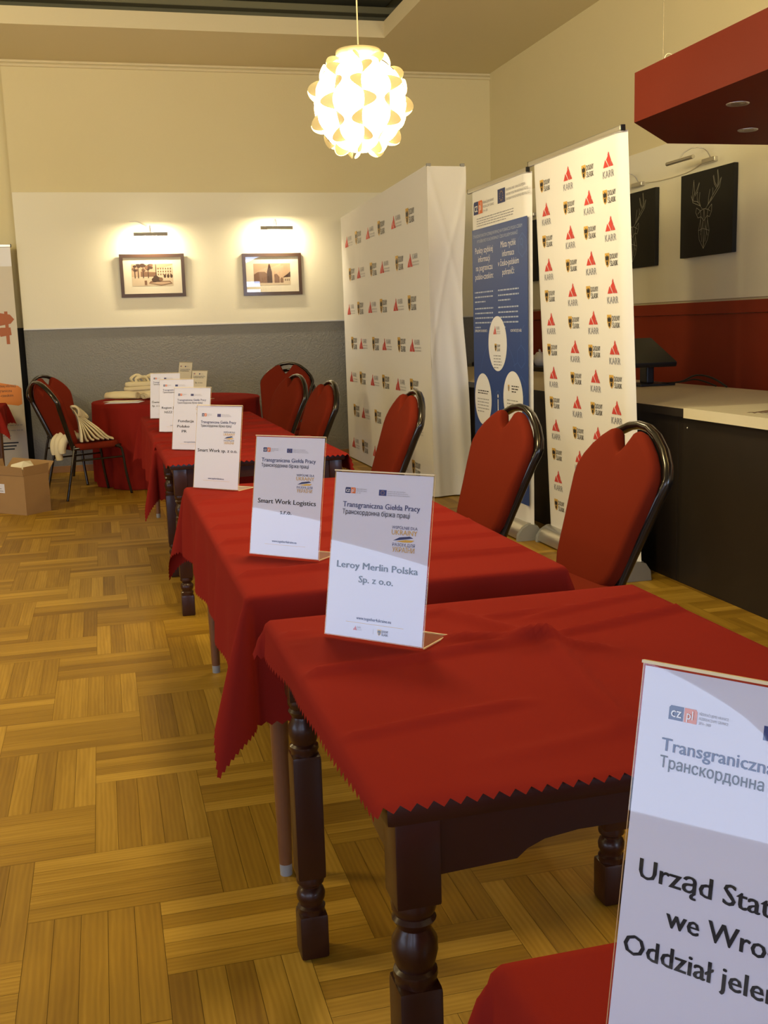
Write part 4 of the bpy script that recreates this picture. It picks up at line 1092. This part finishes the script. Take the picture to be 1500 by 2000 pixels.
# back cabinet with teapots
t = empty('back_cabinet', 'dark shelf unit behind the bar carrying the white crockery', 'cabinet', (3.915, 9.3, 0))
b = MB(); b.box(-.12, .125, -1.35, 1.35, 0, .887); b.build('carcass', COUNTERBLACK, t)
b = MB(); b.box(-.15, .13, -1.37, 1.37, .888, .925, 0, .004); b.build('shelf_top', COUNTERBLACK, t)
def teapot(label, x, y, s, rz):
    t = empty('teapot', label, 'teapot', (x, y, .9255), rz, 'white crockery behind the bar')
    b = MB(); b.lathe([(.03 * s, 0), (.045 * s, .004 * s), (.062 * s, .04 * s), (.058 * s, .075 * s), (.035 * s, .1 * s)], 24); b.build('body', PORCELAIN, t)
    b = MB(); b.lathe([(.037 * s, .1 * s), (.03 * s, .112 * s), (.008 * s, .118 * s), (.006 * s, .124 * s), (.012 * s, .132 * s), (.002, .14 * s)], 20); b.build('lid', PORCELAIN, t)
    b = MB(); b.tube(smooth_path([(.055 * s, 0, .035 * s), (.085 * s, 0, .055 * s), (.10 * s, 0, .09 * s)]), .010 * s, 8); b.build('spout', PORCELAIN, t)
    b = MB(); b.tube(smooth_path([(-.055 * s, 0, .085 * s), (-.095 * s, 0, .08 * s), (-.095 * s, 0, .035 * s), (-.058 * s, 0, .025 * s)]), .006 * s, 8); b.build('handle', PORCELAIN, t)
teapot('round white teapot at the right of the crockery behind the bar', 3.90, 9.17, 1.0, 2.0)
teapot('white teapot at the left of the crockery, beside the blue banner', 3.88, 9.42, .95, 1.2)
teapot('white teapot farther back among the crockery behind the bar', 3.96, 9.32, 1.05, -1.0)

# ------------------------------------------------------------------ canvas bags and leaflets
def rolled_bag(label, loc, rz, L=.30, R=.042):
    t = empty('tote_bag', label, 'tote bag', loc, rz, 'canvas tote bags')
    b = MB(); sp = []
    for k in range(46):
        a = 2 * pi * 2.6 * k / 45; r = R * (.25 + .75 * k / 45); sp.append((r * cos(a) * 1.6, max(-R, r * sin(a)) + R))
    vs = []; fs = []; m = len(sp)
    for i, x in enumerate((-L / 2, -L / 4, 0, L / 4, L / 2)):
        k = 1 - .12 * (abs(x) / (L / 2)) ** 3
        for y, z in sp: vs.append((x, y * k, z * k))
    for i in range(4):
        for k in range(m - 1): fs.append((i * m + k, i * m + k + 1, (i + 1) * m + k + 1, (i + 1) * m + k))
    b.add(vs, fs, 0, None, True); o = b.build('rolled_canvas', CANVAS, t)
    md = o.modifiers.new('solidify', 'SOLIDIFY'); md.thickness = .006
    return t
def folded_bag(label, loc, rz, w=.30, d=.22, h=.06, handles=2, seed=0):
    rnd = random.Random(seed)
    t = empty('tote_bag', label, 'tote bag', loc, rz, 'canvas tote bags')
    b = MB(); L = 4
    for k in range(L):
        out = []
        kw, kd, ox, oy = w * rnd.uniform(.86, 1.0), d * rnd.uniform(.86, 1.0), rnd.uniform(-.012, .012), rnd.uniform(-.01, .01)
        for a in range(28):
            A = 2 * pi * a / 28; e = .45
            out.append((ox + kw / 2 * abs(cos(A)) ** e * (1 if cos(A) > 0 else -1) + rnd.uniform(-.004, .004), oy + kd / 2 * abs(sin(A)) ** e * (1 if sin(A) > 0 else -1) + rnd.uniform(-.004, .004)))
        tilt = Matrix.Rotation(rnd.uniform(-.04, .04), 4, 'Y') if k else Matrix.Identity(4)
        pillow(b, out, (ox, oy), 0, h / L * 1.08, Matrix.Translation((0, 0, .001 + h / L * k)) @ tilt)
    b.build('folded_canvas', CANVAS, t)
    for k in range(handles):
        x0 = rnd.uniform(-w * .42, w * .15); b = MB(); y0 = rnd.uniform(-d / 3, d / 4)
        pts = smooth_path([(x0, y0, h * .98), (x0 + rnd.uniform(-.03, .0), y0 + rnd.uniform(-.03, .03), h + rnd.uniform(.03, .05)), (x0 + .04, y0 + rnd.uniform(-.05, .05), h + rnd.uniform(.045, .07)), (x0 + .09, y0 + rnd.uniform(-.04, .04), h + rnd.uniform(.02, .04)), (x0 + .11, y0 + rnd.uniform(-.03, .03), h * .98)], 6)
        b.tube(pts, .014, 8, 0, flat=.4); b.build('handle', CANVAS, t)
    return t
ZT = TZ + .004
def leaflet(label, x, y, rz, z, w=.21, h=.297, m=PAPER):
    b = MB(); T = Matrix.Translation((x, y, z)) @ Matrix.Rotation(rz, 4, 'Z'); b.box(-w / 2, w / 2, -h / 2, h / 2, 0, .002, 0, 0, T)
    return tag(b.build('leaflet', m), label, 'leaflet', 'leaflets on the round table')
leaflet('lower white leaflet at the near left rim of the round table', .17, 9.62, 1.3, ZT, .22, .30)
leaflet('leaflet lying under the rolled canvas bag on the round table', .16, 9.78, 1.0, ZT + .0025, .20, .28, OLDPAPER)
rolled_bag('rolled canvas bag in front on the round table', (.16, 9.92, ZT + .005), -.45, .30)
folded_bag('folded canvas bag stacked tallest on the round table', (.36, 10.16, ZT), -.1, .34, .22, .15, 5, 1)
folded_bag('folded canvas bag right of the tall pile on the round table', (.68, 10.2, ZT), .3, .20, .20, .10, 4, 2)
rolled_bag('canvas roll lying crosswise before the folded pile', (.42, 9.93, ZT), .75, .20, .038)

# bags heaped on the stacked chair
SEATZ = .460; SX, SY = -.165, 9.25; ca, sa = cos(radians(25.5)), sin(radians(25.5))
def onseat(x, y, z): return Vector((SX + x * ca - y * sa, SY + x * sa + y * ca, SEATZ + z))
names = ['leftmost canvas bag of the fan on the left chair seat', 'second canvas bag from the left in the fan on the chair', 'third canvas bag from the left in the fan on the chair',
         'middle canvas bag of the fan on the left chair', 'third canvas bag from the right in the fan on the chair', 'second canvas bag from the right in the fan on the chair', 'rightmost canvas bag of the fan, flopped toward the seat front']
for k in range(7):
    f = k / 6
    o_ = onseat(-.12 + .3 * f, -.06, 0)
    t = empty('tote_bag', names[k], 'tote bag', o_, 0, 'canvas tote bags')
    p = [onseat(-.155 + .05 * f, -.12 + .10 * f, .27 - .03 * f), onseat(-.135 + .09 * f, -.13 + .08 * f, .20 - .01 * f), onseat(-.13 + .17 * f, -.16 + .06 * f, .11), onseat(-.125 + .25 * f, -.17 + .06 * f, .035), onseat(-.12 + .30 * f, -.165 + .06 * f, .014)]
    p = smooth_path([q - o_ for q in p], 5)
    n_ = len(p); vs = []; fs = []
    wdir = Vector((-sa, ca, 0)) * .8 + Vector((ca, sa, 0)) * .25; wdir.normalize()
    for i, q in enumerate(p):
        u = i / (n_ - 1); hw = .040 + .050 * min(1, u * 1.8); th = .013
        tg = (p[min(i + 1, n_ - 1)] - p[max(i - 1, 0)]).normalized(); nn = tg.cross(wdir).normalized(); th = .004 + .008 * min(1, u * 1.5)
        for a in range(10):
            A = 2 * pi * a / 10; vs.append(q + wdir * hw * cos(A) + nn * th * sin(A) + nn * .006 * sin(5 * u + k))
    for i in range(n_ - 1):
        for a in range(10): fs.append((i * 10 + a, i * 10 + (a + 1) % 10, (i + 1) * 10 + (a + 1) % 10, (i + 1) * 10 + a))
    fs.append(tuple(range(10))[::-1]); fs.append(tuple(range((n_ - 1) * 10, n_ * 10)))
    b = MB(); b.add(vs, fs, 0, None, True); b.build('canvas_body', CANVAS, t)
    b = MB(); q0 = p[0]
    hp = smooth_path([q0 + Vector((0, 0, -.005)), q0 + Vector((-.015 + .02 * f, -.02, .028)), q0 + Vector((.02 + .03 * f, -.03, .030)), q0 + Vector((.045 + .06 * f, -.02, .0 - .03 * f)), q0 + Vector((.04 + .05 * f, .0, -.05))], 5)
    b.tube(hp, .010, 6, 0, flat=.35); b.build('handle', CANVAS, t)
o_ = onseat(-.22, .0, .0)
t = empty('tote_bag', 'canvas bag bunched behind the chair back, drooping off the seat rear', 'tote bag', o_, 0, 'canvas tote bags')
b = MB()
for dy, dz, ln in ((-.10, .0, .10), (-.03, .015, .16), (.05, .0, .12)):
    p = smooth_path([onseat(-.12, dy, .05 + dz) - o_, onseat(-.19, dy, .06 + dz) - o_, onseat(-.245, dy + .01, .02 + dz) - o_, onseat(-.262, dy + .02, -.04) - o_, onseat(-.258, dy + .02, .02 - ln) - o_], 5)
    b.tube(p, [.034 + .012 * sin(pi * i / (len(p) - 1)) for i in range(len(p))], 12, 0, flat=.8)
b.build('canvas_body', CANVAS, t)

# ------------------------------------------------------------------ cardboard box
t = empty('cardboard_box', 'open brown cardboard box on the floor at the left edge', 'box', (-.63, 8.35, 0), radians(45))
lx, ly, hh = .24, .48, .30      # local x to the right face, local y to the left face
b = MB(); th = .005
for x0, x1, y0, y1 in ((0, lx, 0, th), (0, lx, ly - th, ly), (0, th, th, ly - th), (lx - th, lx, th, ly - th)): b.box(x0, x1, y0, y1, 0, hh)
b.box(th, lx - th, th, ly - th, 0, .006); b.build('body', CARD, t)
def flap(pts):
    b = MB(); n = len(pts); b.add(pts, [tuple(range(n))], 0); o = b.build('flap', CARD, t); md = o.modifiers.new('solidify', 'SOLIDIFY'); md.thickness = .004
flap([(0, 0, hh + .001), (lx, 0, hh + .001), (lx + .004, -.012, hh + .075), (-.004, -.012, hh + .068)])
flap([(0, 0, hh + .001), (0, ly, hh + .001), (-.012, ly, hh + .085), (-.012, 0, hh + .065)])
flap([(lx, 0, hh + .001), (lx, ly, hh + .001), (lx + .085, ly, hh + .085), (lx + .085, .02, hh + .075)])
flap([(0, ly, hh + .001), (lx, ly, hh + .001), (lx, ly + .02, hh + .09), (0, ly + .02, hh + .09)])
b = MB(); T = frame((-.001, .32, .16), (0, -1, 0), (0, 0, 1)); b.rect(0, .10, 0, .07, 0, T)
for i in range(3): b.rect(.01, .085 - .02 * i, .012 + i * .018, .018 + i * .018, 1, T, .0004)
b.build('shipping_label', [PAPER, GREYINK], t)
b = MB(); vs = [(.02, .05, hh + .05), (.10, .10, hh + .10), (.16, .06, hh + .06), (.20, .14, hh + .09), (.08, .22, hh + .07), (.18, .25, hh + .05), (.12, .02, hh + .02), (.03, .18, hh + .03)]
b.add(vs, [(0, 1, 6), (1, 2, 6), (1, 3, 2), (1, 4, 3), (0, 7, 1), (7, 4, 1), (4, 5, 3)], 0)
o = b.build('packing_paper', OLDPAPER); o.location = (-.63, 8.35, 0); o.rotation_euler = (0, 0, radians(45)); tag(o, 'crumpled pale packing paper sticking out of the cardboard box', 'paper')
